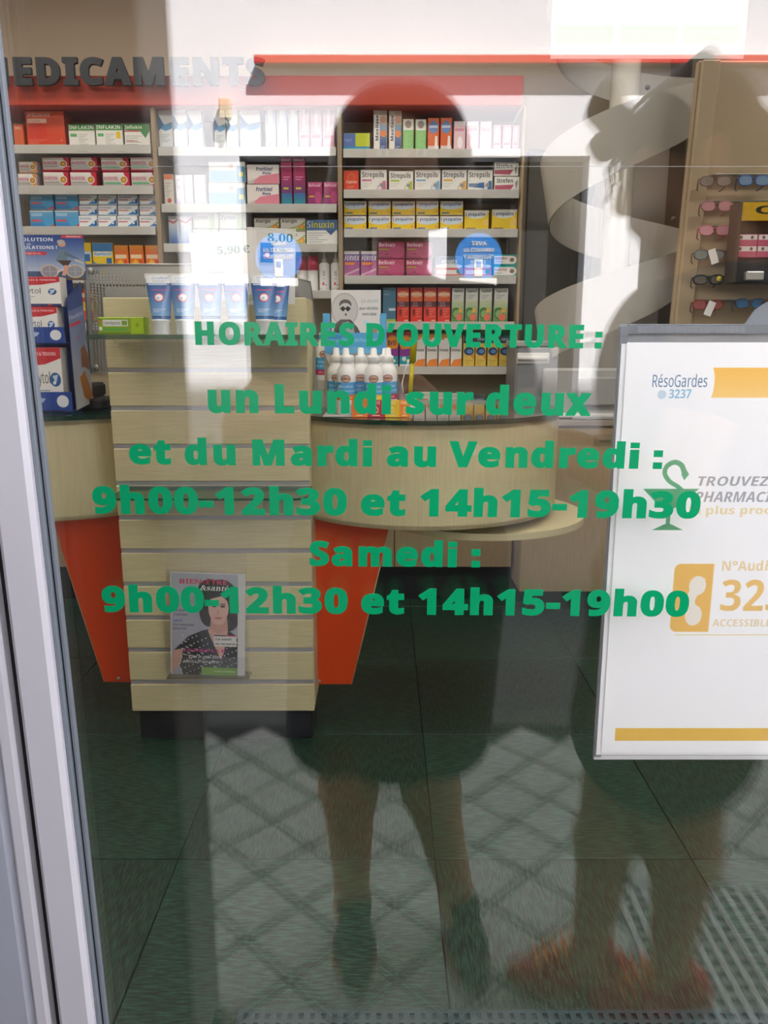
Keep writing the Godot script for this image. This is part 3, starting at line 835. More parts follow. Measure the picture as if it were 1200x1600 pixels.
# ---------- lettering of separate letters, cut from the glyph's outline and thickened
func heavy(ch: String, fat: float, depth: float) -> ArrayMesh:   # em of 48, baseline at y = 0, centred on its advance
	var key := "heavy%s %f %f" % [ch, fat, depth]
	if tri_cache.has(key): return tri_cache[key]
	var f := font("bold")
	var ts := TextServerManager.get_primary_interface()
	var rid: RID = f.get_rids()[0]
	var d := ts.font_get_glyph_contours(rid, 48, ts.font_get_glyph_index(rid, 48, ch.unicode_at(0), 0))
	var pts: PackedVector3Array = d.points
	var loops := []
	var from := 0
	for last in d.contours:
		var raw := []
		for i in range(from, last + 1): raw.append(Vector3(pts[i].x, -pts[i].y, pts[i].z))
		from = last + 1
		var full := []   # put the implied on-curve points back in
		for i in raw.size():
			var p: Vector3 = raw[i]
			var q: Vector3 = raw[(i + 1) % raw.size()]
			full.append(p)
			if int(p.z) != 1 and int(q.z) != 1: full.append(Vector3((p.x + q.x) / 2, (p.y + q.y) / 2, 1))
		while int(full[0].z) != 1: full.append(full.pop_front())
		var poly := PackedVector2Array()
		var i := 0
		while i < full.size():
			var p: Vector3 = full[i]
			var a := Vector2(p.x, p.y)
			var q: Vector3 = full[(i + 1) % full.size()]
			poly.append(a)
			if int(q.z) != 1:
				var c := Vector2(q.x, q.y)
				var e: Vector3 = full[(i + 2) % full.size()]
				var b := Vector2(e.x, e.y)
				for k in range(1, 5):
					var t := k / 5.0
					poly.append(a * (1 - t) * (1 - t) + c * 2 * t * (1 - t) + b * t * t)
				i += 2
			else:
				i += 1
		loops.append(poly)
	var st := S()
	var shift := f.get_string_size(ch, 0, -1, 48).x / 2.0
	if ch == ":" or ch == "i":   # square dots, as on the door
		loops = []
		for k in ([[0.0, 6.6], [17.6, 24.2]] if ch == ":" else [[0.0, 24.8], [30.2, 35.2]]):
			loops.append(PackedVector2Array([Vector2(shift - 3.8, k[0]), Vector2(shift + 3.8, k[0]), Vector2(shift + 3.8, k[1]), Vector2(shift - 3.8, k[1])]))
	var outers := []
	var holes := []
	for poly in loops:
		var inside := false
		for other in loops:
			if other != poly and Geometry2D.is_point_in_polygon(poly[0], other): inside = true
		if Geometry2D.is_polygon_clockwise(poly): poly.reverse()
		for g in Geometry2D.offset_polygon(poly, -fat if inside else fat, Geometry2D.JOIN_MITER):
			if Geometry2D.is_polygon_clockwise(g): g.reverse()
			(holes if inside else outers).append(g)
	var cut := 0.0
	for h in holes:
		for p in h: cut += p.x / h.size() / holes.size()
	var caps := []
	for o in outers:
		var parts := [o]
		if holes.size() > 0:
			parts = []
			for s in [-1.0, 1.0]:
				var half := PackedVector2Array([Vector2(cut, -99), Vector2(cut + s * 200, -99), Vector2(cut + s * 200, 99), Vector2(cut, 99)])
				for g in Geometry2D.intersect_polygons(o, half): parts.append(g)
			for h in holes:
				var next := []
				for g in parts:
					for r in Geometry2D.clip_polygons(g, h): next.append(r)
				parts = next
		caps.append_array(parts)
	for g in caps:
		var idx := Geometry2D.triangulate_polygon(g)
		for z in [0.0, depth]:
			for k in range(0, idx.size(), 3):
				tri(st, Vector3(g[idx[k]].x - shift, g[idx[k]].y, z), Vector3(g[idx[k + 1]].x - shift, g[idx[k + 1]].y, z), Vector3(g[idx[k + 2]].x - shift, g[idx[k + 2]].y, z), Vector3(0, 0, 1 if z > 0 else -1))
	for set_ in [outers, holes]:
		for g in set_:
			for k in g.size():
				var a: Vector2 = g[k]
				var b: Vector2 = g[(k + 1) % g.size()]
				var n := Vector3(b.y - a.y, a.x - b.x, 0) * (1.0 if set_ == outers else -1.0)
				quad(st, Vector3(a.x - shift, a.y, 0), Vector3(b.x - shift, b.y, 0), Vector3(b.x - shift, b.y, depth), Vector3(a.x - shift, a.y, depth), n)
	tri_cache[key] = done(st)
	return tri_cache[key]
func letters(parent: Node3D, text: String, wide: float, high: float, depth: float, m: Material, fat := 1.8) -> void:   # left end of the baseline at the parent's origin
	var f := font("bold")
	var total := f.get_string_size(text, 0, -1, 48).x
	var kx := wide / total
	var cb := heavy("H", fat, depth).get_aabb()
	var ky := high / cb.size.y
	for i in text.length():
		if text[i] == " ": continue
		var a := f.get_string_size(text.substr(0, i), 0, -1, 48).x
		var b := f.get_string_size(text.substr(0, i + 1), 0, -1, 48).x
		var o := put("letter", heavy(text[i], fat, depth), m, parent, Vector3((a + b) / 2.0 * kx, -cb.position.y * ky, 0))
		o.scale = Vector3(kx * 0.92, ky, 1)

# ---------- street behind the photographer
func street() -> void:
	var ground := holder("pavement")
	var st := S()
	box(st, Vector3(0.4, -0.045, 0.95), Vector3(9, 0.08, 1.9))
	put("bedding", done(st), mat("#2c2d2a", 0.95), ground)
	var tile := mbox(Vector3(0.147, 0.014, 0.147), 0.003)
	var d := 0.156
	for i in range(-6, 10):
		for j in range(0, 10):
			for half in 2:
				var x := -0.305 + (i + half * 0.5) * d * 1.414
				var z := 1.017 - 5 * d * 1.414 + (j + half * 0.5) * d * 1.414
				if x < (-0.4 if z < 0.9 else -1.2) or x > 1.5 or z < 0.14 or z > 1.84: continue
				if x < -0.34 and z < 0.86: continue
				if x > 0.52 and x < 0.98 and z > 0.62 and z < 1.1: continue
				var o := put("tile", tile, M.pavement, ground, Vector3(x, -0.005 + 0.0012 * sin(i * 3.1 + j * 5.7), z))
				o.rotation.y = PI / 4
	struct("road", mbox(Vector3(30, 0.1, 5.1), 0, Vector3(0, -0.12, 4.6)), M.asphalt)
	struct("kerb", mbox(Vector3(30, 0.14, 0.14), 0.01, Vector3(0, -0.075, 1.98)), mat("#50514e", 0.9))
	var grate := thing("drain_cover", "square perforated metal drain cover set in the pavement", "drain cover", Vector3(0.75, 0.0, 0.86))
	put("rim", mbox(Vector3(0.44, 0.012, 0.46), 0.003, Vector3(0, -0.004, 0)), mat("#6a6c6a", 0.7, 0.4), grate)
	for i in 13:
		put("bar", mbox(Vector3(0.014, 0.012, 0.42), 0.002, Vector3(-0.192 + i * 0.032, 0.004, 0)), mat("#9a9c98", 0.6, 0.3), grate)
	for i in 13:
		put("bar", mbox(Vector3(0.4, 0.01, 0.012), 0.002, Vector3(0, 0.004, -0.198 + i * 0.033)), mat("#9a9c98", 0.6, 0.3), grate)
	# the house across the road: white render, dark shop openings between the piers
	var zf := 7.0
	var DF := 7.6
	var top := V(0, 243, DF).y
	var low := V(0, 617, DF).y
	var h := holder("facade")
	st = S()
	var edge := func(px: float) -> float: return V(px, 400, DF).x
	var xs := [edge.call(379), edge.call(618), edge.call(698), edge.call(914), edge.call(1000), edge.call(1230)]
	box(st, Vector3(0, (6.4 + top) / 2, zf + 0.2), Vector3(30, 6.4 - top, 0.4))
	box(st, Vector3((xs[0] - 15) / 2, (top - 0.2) / 2, zf + 0.2), Vector3(xs[0] + 15, top + 0.2, 0.4))
	box(st, Vector3((xs[1] + xs[2]) / 2, (top - 0.2) / 2, zf + 0.2), Vector3(xs[2] - xs[1], top + 0.2, 0.4))
	box(st, Vector3((xs[3] + xs[4]) / 2, (top - 0.2) / 2, zf + 0.2), Vector3(xs[4] - xs[3], top + 0.2, 0.4))
	box(st, Vector3((xs[5] + 15) / 2, (top - 0.2) / 2, zf + 0.2), Vector3(15 - xs[5], top + 0.2, 0.4))
	box(st, Vector3((xs[2] + xs[3]) / 2, (low - 0.2) / 2, zf + 0.2), Vector3(xs[3] - xs[2], low + 0.2, 0.4))
	put("rendered_wall", done(st), M.render, h)
	put("plinth", mbox(Vector3(30, 0.3, 0.05), 0.01, Vector3(0, 0.05, zf - 0.02)), mat("#6a6660", 0.9), h)
	var dark := mat("#26221f", 0.5)
	for k in [[0, 1, -0.1], [2, 3, low], [4, 5, -0.1]]:
		var w := thing("shopfront", ["dark shop entrance with round blue sticker across the road", "dark shop window above a white sill across the road", "dark shop opening across the road behind the second visitor"][k[0] / 2], "shop window", Vector3((xs[k[0]] + xs[k[1]]) / 2, k[2], zf + 0.3))
		var ww: float = xs[k[1]] - xs[k[0]]
		var hh: float = top - k[2]
		put("frame", mbox(Vector3(ww, 0.06, 0.06), 0.005, Vector3(0, hh - 0.03, -0.03)), dark, w)
		for s in [-1, 0, 1]:
			put("mullion", mbox(Vector3(0.05, hh, 0.06), 0.005, Vector3(s * (ww / 2 - 0.025), hh / 2, -0.03)), dark, w)
		put("backing", mbox(Vector3(ww, hh, 0.02), 0, Vector3(0, hh / 2, 0.08)), mat("#1b1917", 0.7), w)
	put("sill_panel", mbox(Vector3(V(872, 580, 7.55).x - V(790, 580, 7.55).x, V(0, 543, 7.55).y - low, 0.06), 0.01, Vector3((V(872, 580, 7.55).x + V(790, 580, 7.55).x) / 2, (V(0, 543, 7.55).y + low) / 2, zf - 0.02)), mat("#8e8e8c", 0.8), h)
	var can := thing("facade_ledge", "long narrow red-edged ledge along the white facade across the road", "ledge", Vector3(0, V(0, 105, DF).y, zf))
	var x0 := V(396, 100, 7.45).x
	put("slab", mbox(Vector3(9.4, 0.05, 0.12), 0.004, Vector3(x0 + 4.7, 0.03, -0.06)), mat("#a8988a", 0.8), can)
	put("fascia", mbox(Vector3(9.4, 0.065, 0.02), 0.003, Vector3(x0 + 4.7, 0.03, -0.13)), mat("#d8281a", 0.5), can)
	var lamp := thing("wall_lantern", "small beige wall lantern on the sunlit facade left of the red ledge", "wall lamp", V(351, 170, 7.53))
	put("housing", mbox(Vector3(0.1, 0.17, 0.09), 0.012), mat("#e2d3b2", 0.6), lamp)
	st = S()
	lathe(st, [[0.0, -0.15], [0.03, -0.145], [0.035, -0.1], [0.02, -0.085]], 12)
	put("globe", done(st), mat("#8c8470", 0.4), lamp)
	for k in [[435, 402], [748, 402]]:
		var c := V(k[0], k[1], 7.5)
		var s := thing("round_sticker", "round blue notice with telephone sign on the %s shop window" % ("entrance" if k[0] < 600 else "middle"), "sticker", c, "blue telephone notices across the road")
		s.rotation.y = PI
		st = S()
		var disc := PackedVector2Array()
		for i in 32: disc.append(Vector2(cos(TAU * i / 32), sin(TAU * i / 32)) * 0.21)
		prism(st, disc, 0.008)
		put("disc", done(st), mat("#1f7fd0", 0.6), s)
		put("strip", mbox(Vector3(0.34, 0.07, 0.006), 0.002, Vector3(0.0, -0.215, 0.006)), M.white, s)
		put("phone", mbox(Vector3(0.075, 0.15, 0.006), 0.012, Vector3(0, -0.09, 0.012)), M.white, s)
		put("phone_screen", mbox(Vector3(0.045, 0.05, 0.004), 0.004, Vector3(0, -0.06, 0.016)), mat("#1f7fd0", 0.6), s)
		var n := 0
		for t in ["AVEZ", "DEMANDEZ AU", "TELEPHONE ?"]:
			var w := [0.14, 0.27, 0.27][n] as float
			put("lettering", text_mesh(t, "bold", 0.002), M.white, s, Vector3(0, 0.12 - n * 0.058, 0.012)).scale = Vector3(w / text_mesh(t, "bold").get_aabb().size.x, 0.034 / cap("bold").y, 1)
			n += 1
	# side of the door recess, left of the leaf
	var rec := holder("wall_recess")
	put("panel", mbox(Vector3(0.3, 3.2, 0.52), 0.004, Vector3(-0.485, 1.6, 0.31)), mat("#2e2c2a", 0.9), rec)
	put("corner_trim", mbox(Vector3(0.3, 3.2, 0.18), 0.004, Vector3(-0.483, 1.6, 0.665)), mat("#8c8a86", 0.6), rec)

# ---------- room
func room() -> void:
	var fl := holder("floor")
	put("screed", mbox(Vector3(8.2, 0.1, 5.2), 0, Vector3(0.5, -0.054, -2.45)), mat("#0b1510", 0.8), fl)
	var p := 0.655
	var tile := mbox(Vector3(p - 0.003, 0.006, p - 0.003), 0.0012)
	for i in range(-6, 7):
		for j in range(0, 8):
			var x := 0.13 + (i + 0.5) * p
			var z := -0.549 - (j - 0.5) * p
			put("tile", tile, M.floor_a if (i + j) % 2 == 0 else M.floor_b, fl, Vector3(x, -0.003, z))
	var mt := thing("door_mat", "dark teal ribbed entrance mat along the threshold", "door mat", Vector3(0.42, 0.0005, -0.4))
	put("mat_base", mbox(Vector3(1.42, 0.006, 0.66), 0.002, Vector3(0, 0.003, 0)), mat("#1c3032", 0.9), mt)
	var ribs := S()
	for i in 66: box(ribs, Vector3(-0.7 + i * 0.0216, 0.008, 0), Vector3(0.012, 0.006, 0.65))
	for i in 30: box(ribs, Vector3(0, 0.0075, -0.32 + i * 0.022), Vector3(1.4, 0.006, 0.008))
	put("ribbing", done(ribs), mat("#2c4648", 0.85), mt).set_meta("kind", "stuff")
	struct("wall_back", mbox(Vector3(8.4, 3.2, 0.2), 0, Vector3(0.5, 1.6, -3.97)), M.wall)
	struct("wall_left", mbox(Vector3(0.2, 3.2, 4.2), 0, Vector3(-3.0, 1.6, -1.95)), M.wall)
	struct("wall_right", mbox(Vector3(0.2, 3.2, 4.2), 0, Vector3(4.4, 1.6, -1.95)), M.wall)
	struct("ceiling", mbox(Vector3(8.4, 0.2, 4.2), 0, Vector3(0.5, 3.22, -1.95)), M.ceil)
	struct("roof", mbox(Vector3(44, 8.6, 8), 0, Vector3(0, 7.7, -4.05)), M.render)
	var fr := holder("wall_front")
	var m := mat("#bdb8b0", 0.7)
	put("left_wall", mbox(Vector3(8, 3.4, 0.2), 0, Vector3(-4.4, 1.5, -0.1)), m, fr)
	put("right_wall", mbox(Vector3(8, 3.4, 0.2), 0, Vector3(5.27, 1.5, -0.1)), m, fr)
	put("lintel", mbox(Vector3(2.2, 0.9, 0.2), 0, Vector3(0.4, 2.8, -0.1)), m, fr)
	struct("wall_side", mbox(Vector3(0.2, 3.4, 3), 0, Vector3(6, 1.5, -1.6)), m)
	# panelling to the right of the shelves
	var d := holder("door_2")
	var a := W(822, 400, 4.4)
	var b := W(905, 400, 4.4)
	put("leaf", mbox(Vector3(b.x - a.x, 2.25, 0.04), 0.004, Vector3((a.x + b.x) / 2, 1.125, -3.84)), mat("#6b6a60", 0.5), d)
	put("door_frame", mbox(Vector3(0.06, 2.3, 0.08), 0.005, Vector3(b.x + 0.03, 1.15, -3.83)), M.dgrey, d)
	put("handle", mtube([Vector3(b.x - 0.06, 1.05, -3.79), Vector3(b.x - 0.06, 1.05, -3.77), Vector3(b.x - 0.16, 1.05, -3.77)], 0.008), M.alu, d)
	struct("column", mbox(Vector3(0.13, 2.9, 0.3), 0.004, W(1068, 330, 4.2) * Vector3(1, 0, 1) + Vector3(0, 1.45, 0)), mat("#4f4434", 0.6))
	a = W(985, 300, 4.3)
	b = W(1048, 300, 4.3)
	struct("trim_1", mbox(Vector3(b.x - a.x, 2.5, 0.05), 0.006, Vector3((a.x + b.x) / 2, 1.25, a.z)), mat("#aaa49a", 0.45))
	for k in [[-1.6, -1.3], [0.2, -1.3], [2.0, -1.3], [-1.6, -2.75], [0.2, -2.75], [2.0, -2.75]]:
		var l := thing("ceiling_light", "flat white ceiling light panel above the %s of the shop, %s one" % ["front" if k[1] > -2 else "counter", "western" if k[0] < -1 else "middle" if k[0] < 1 else "eastern"], "ceiling light", Vector3(k[0], 3.12, k[1]), "ceiling light panels")
		put("frame", mbox(Vector3(1.24, 0.03, 0.34), 0.004, Vector3(0, -0.012, 0)), M.white, l)
		var g := mat("#ffffff", 0.6)
		g.emission_enabled = true
		g.emission = Color("#fff4e2")
		g.emission_energy_multiplier = 1.4
		put("diffuser", mbox(Vector3(1.18, 0.01, 0.28), 0.002, Vector3(0, -0.03, 0)), g, l)
		var al := AreaLight3D.new()
		al.name = "panel_light"
		al.area_size = Vector2(1.16, 0.27)
		al.light_energy = LAMP * (1.8 if k[1] > -2 else 0.7)
		al.light_color = Color("#fff8ee")
		al.area_range = 12.0
		al.shadow_enabled = true
		al.position = Vector3(0, -0.045, 0)
		al.rotation.x = -PI / 2
		l.add_child(al)

func door() -> void:
	var d := holder("door_1")
	put("glass_pane", mbox(Vector3(1.52, 2.3, 0.005), 0, Vector3(0.455, 1.18, -0.0035)), M.glass, d)
	put("glass_pane", mbox(Vector3(1.52, 2.3, 0.005), 0, Vector3(0.455, 1.18, -0.0165)), M.glass, d)
	var lean := Node3D.new()
	lean.name = "stile"
	d.add_child(lean)
	lean.position = Vector3(-0.247, 0.6, 0)
	lean.rotation.z = deg_to_rad(1.05)
	var st := S()
	var bar := func(xa: float, xb: float, z0: float, z1: float, m: Material, called: String, bev := 0.003) -> void:
		put(called, mbox(Vector3(xb - xa, 2.6, z1 - z0), bev, Vector3((xa + xb) / 2 + 0.25, 0.6, (z0 + z1) / 2)), m, lean)
	bar.call(-0.2845, -0.2545, -0.0005, 0.016, M.frame, "frame_profile", 0.004)
	bar.call(-0.2548, -0.2508, -0.0005, 0.008, M.gasket, "gasket")
	bar.call(-0.2514, -0.2494, -0.0005, 0.004, M.black, "gasket_groove", 0.0)
	bar.call(-0.2498, -0.2465, -0.0005, 0.005, M.gasket, "gasket")
	bar.call(-0.293, -0.2842, -0.05, 0.002, M.black, "brush_seal", 0.0)
	bar.call(-0.306, -0.2925, -0.05, 0.014, M.frame, "jamb_profile")
	bar.call(-0.3065, -0.3055, -0.05, 0.01, M.black, "jamb_groove", 0.0)
	bar.call(-0.46, -0.3062, -0.05, 0.013, mat("#b9bbc8", 0.4), "jamb_profile", 0.006)
	put("frame_profile", mbox(Vector3(0.07, 2.4, 0.07), 0.005, Vector3(1.24, 1.2, -0.015)), M.frame, d)
	put("frame_profile", mbox(Vector3(1.6, 0.07, 0.07), 0.005, Vector3(0.47, 2.34, -0.015)), M.frame, d)
	put("threshold", mbox(Vector3(1.7, 0.02, 0.12), 0.004, Vector3(0.47, 0.01, -0.02)), M.alu, d)
	put("film_edge", mbox(Vector3(1.4, 0.00022, 0.0003), 0, Vector3(0.47, W(0, 262, 0.605).y, -0.0009)), mat("#a9a8a4", 0.5), d)
	# opening hours, vinyl letters on the outer face
	for k in [["HORAIRES D’OUVERTURE :", 301, 943, 539, 503, "heading of the opening hours"], ["un Lundi sur deux", 320, 922, 645, 600, "alternate Mondays line"], ["et du Mardi au Vendredi :", 200, 1038, 726, 685, "Tuesday to Friday line"], ["9h00-12h30 et 14h15-19h30", 143, 1095, 803, 759, "weekday hours ending 19h30"], ["Samedi :", 481, 753, 885, 844, "single word for Saturday"], ["9h00-12h30 et 14h15-19h00", 158, 1077, 957, 914, "Saturday hours ending 19h00"]]:
		var a := W(k[1], k[3], 0.5985)
		var b := W(k[2], k[3], 0.5985)
		var t := thing("vinyl_lettering", "green vinyl letters on the door glass, " + k[5], "lettering", Vector3(a.x, a.y, 0.0003), "opening hours lettering")
		t.rotation.z = -deg_to_rad(0.5)
		letters(t, k[0], b.x - a.x, (k[3] - k[4]) * PX(k[3], 0.5985) * 1.0, 0.0004, M.letter, 1.6)
	# on-duty notice in its plastic sleeve, inside the glass
	var p0 := W(968, 520, 0.634)
	var yt := W(0, 506, 0.634).y
	var yb := W(0, 1186, 0.634).y
	var sl := thing("document_sleeve", "grey plastic document sleeve with ribbed rim taped inside the glass", "plastic sleeve", Vector3(p0.x, yb, p0.z))
	var hh := yt - yb
	var wid := 0.235
	var film := milky("#b8bcc0", 0.42, 0.3)
	put("back_sheet", mbox(Vector3(wid, hh, 0.0008), 0, Vector3(wid / 2, hh / 2, -0.002)), film, sl)
	put("weld_edge", mbox(Vector3(0.0065, hh - 0.004, 0.0012), 0.0004, Vector3(0.0032, hh / 2, 0.0006)), milky("#8c9096", 0.75, 0.35), sl)
	put("weld_edge", mbox(Vector3(wid - 0.006, 0.0075, 0.0012), 0.0004, Vector3(wid / 2 + 0.003, hh - 0.004, 0.0006)), milky("#8c9096", 0.7, 0.35), sl)
	put("weld_edge", mbox(Vector3(wid, 0.004, 0.0012), 0.0004, Vector3(wid / 2, 0.002, 0.0006)), milky("#e8e8e8", 0.8, 0.35), sl)
	st = S()
	for i in 110: box(st, Vector3(0.0034, hh - 0.02 - i * 0.0017, 0.0014), Vector3(0.0048, 0.0007, 0.0006))
	for i in 64: box(st, Vector3(0.014 + i * 0.0013, hh - 0.0042, 0.0014), Vector3(0.0006, 0.0052, 0.0006))
	put("ribbing", done(st), milky("#c4c8cc", 0.6, 0.3), sl).set_meta("kind", "stuff")
	st = S()
	var tab := PackedVector2Array([Vector2(0.088, hh - 0.001)])
	for i in 13: tab.append(Vector2(0.096 + 0.075 * i / 12.0, hh + 0.022 * pow(sin(PI * i / 12.0), 0.6)))
	tab.append(Vector2(0.179, hh - 0.001))
	prism(st, tab, 0.001)
	put("tab", done(st), milky("#8f959c", 0.8, 0.35), sl)
	var ph := 0.347
	var po := put("duty_notice", printed(Vector3(ph * 0.4828, ph, 0.0004), kinds.notice[1], 0.0), M.print, null, Vector3(0.188 + ph * 0.4828 / 2, 1.2966 - ph / 2, -0.0312))
	tag(po, "white on-duty pharmacy notice with orange bands in the plastic sleeve", "notice")
	var p2 := put("paper_sheet", mbox(Vector3(0.2, 0.349, 0.0003), 0, Vector3(0.284, 1.2966 - 0.1755, -0.0322)), M.paper)
	tag(p2, "blank white sheet showing as a rim behind the duty notice", "paper")

# ---------- wall shelving and its cartons
var bays := {}
func bay(code: String, says: String, xa: float, xb: float, rails: Array, D := 4.08) -> void:
	var a := W(xa, 300, D).x
	var b := W(xb, 300, D).x
	var t := thing("shelf_unit", says, "shelving", Vector3((a + b) / 2, 0, 0.6 - D))
	var w := b - a
	var top := W(0, 166, D).y
	put("back_panel", mbox(Vector3(w - 0.01, top - 0.96, 0.012), 0, Vector3(0, (top + 0.96) / 2, -0.296)), M.back, t)
	for s in [-1, 1]:
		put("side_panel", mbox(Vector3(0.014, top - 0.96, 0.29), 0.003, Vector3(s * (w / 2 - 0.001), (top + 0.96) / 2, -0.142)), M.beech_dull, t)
	for i in rails.size():
		var y := W(0, rails[i], D).y
		var sh := put("shelf", mbox(Vector3(w - 0.03, 0.018, 0.28), 0.002), M.rail, t, Vector3(0, y - 0.009, -0.145))
		put("label_rail", mbox(Vector3(w - 0.03, 0.040, 0.008), 0.002, Vector3(0, -0.0095, 0.143)), M.rail, sh)
		for k in 4:
			put("price_ticket", mbox(Vector3(0.05, 0.024, 0.0012), 0, Vector3(w * (-0.36 + 0.23 * k + 0.04 * sin(i * 2.0 + k)), -0.008, 0.1478)), mat("#c6c3ba", 0.5), sh)
		bays[code + str(i + 1)] = y
func shelving() -> void:
	bay("L", "left bay of grey wall shelving under the dark sign letters", -60, 244.5, [226.5, 290.5, 354, 430, 505])
	bay("M", "middle bay of wall shelving behind the tube display", 246, 530.5, [230, 319, 381, 454, 530])
	bay("R", "right bay of wall shelving full of throat remedies", 532, 816, [233, 296.5, 358, 431, 503, 573])
	var band := put("header_board", mbox(Vector3(W(818, 140, 4.05).x + 2.9, W(0, 118, 4.05).y - W(0, 165, 4.05).y, 0.3), 0.004, Vector3((W(818, 140, 4.05).x - 2.9) / 2, (W(0, 118, 4.05).y + W(0, 165, 4.05).y) / 2, -3.45 - 0.15)), M.red)
	tag(band, "long red header board running above the shelving", "header board")
	var a := W(-36, 135, 4.02)
	var b := W(417, 135, 4.02)
	var t := thing("sign_lettering", "dark grey capital letters mounted over the red header board", "lettering", a)
	letters(t, "MEDICAMENTS", b.x - a.x, 40 * PX(115, 4.02), 0.02, mat("#24282c", 0.6))
	var words := {"1": "top shelf", "2": "second shelf", "3": "third shelf", "4": "fourth shelf", "5": "fifth shelf", "6": "sixth shelf", "7": "worktop"}
	var side := {"L": "left bay", "M": "middle bay", "R": "right bay"}
	bays["R7"] = W(0, 641, 4.0).y
	bays["L5"] = W(0, 500, 4.08).y
	var rng := RandomNumberGenerator.new()
	rng.seed = 11
	var meshes := {}
	for row in ROWS.split("\n", false):
		var bits := row.strip_edges().split("|", false)
		var code: String = bits[0]
		var layers := {}
		for i in range(1, bits.size()):
			var q := bits[i].split(" ", false)
			var lay := q[0] + ("~" + q[5] if q.size() > 5 else "")
			layers[lay] = layers.get(lay, 0) + 1
		var count := {}
		for i in range(1, bits.size()):
			var q := bits[i].split(" ", false)
			var lay := q[0] + ("~" + q[5] if q.size() > 5 else "")
			count[lay] = count.get(lay, 0) + 1
			var D := 4.125
			if code == "R7": D = 4.0
			if q[0] == "ryl": D = 4.13
			var x0 := W(float(q[1]), float(q[3]), D).x
			var x1 := W(float(q[2]), float(q[3]), D).x
			var base: float = bays[code] + 0.0005
			var y1 := W(0, float(q[3]), D).y
			var y0: float = base
			var upper := q.size() > 5 and q[5] != "lower"
			if upper: y0 = W(0, float(q[4]), D).y
			elif q.size() > 5: y1 = W(0, float(q[3]), D).y
			var size := Vector3((x1 - x0) - 0.003, y1 - y0 - 0.001, 0.1)
			size.z = clampf(size.x * 0.6, 0.05, 0.14)
			var key := "%s %d %d" % [q[0], roundi(size.x * 250), roundi(size.y * 250)]
			if not meshes.has(key): meshes[key] = printed(size, kinds[q[0]][1])
			var where: String = words[code[1]] + " of " + side[code[0]]
			var label: String = kinds[q[0]][0]
			var n: int = layers[lay]
			if n > 1: label += ", " + ["", "first", "second", "third", "fourth", "fifth", "sixth"][count[lay]] + " from left"
			if q.size() > 5: label += ", " + q[5] + " row"
			label += ", " + where
			var o := put("medicine_box", meshes[key], M.gloss if q[0] in ["nur", "nug", "nuo"] else M.print, null, Vector3((x0 + x1) / 2, y0 + size.y / 2, 0.6 - D - size.z / 2 + rng.randf_range(-0.004, 0.004)))
			o.rotation.y = rng.randf_range(-0.03, 0.03)
			tag(o, label, "medicine box", kinds[q[0]][0].trim_suffix("half hidden by the door frame") + " alike" if n > 1 else "")
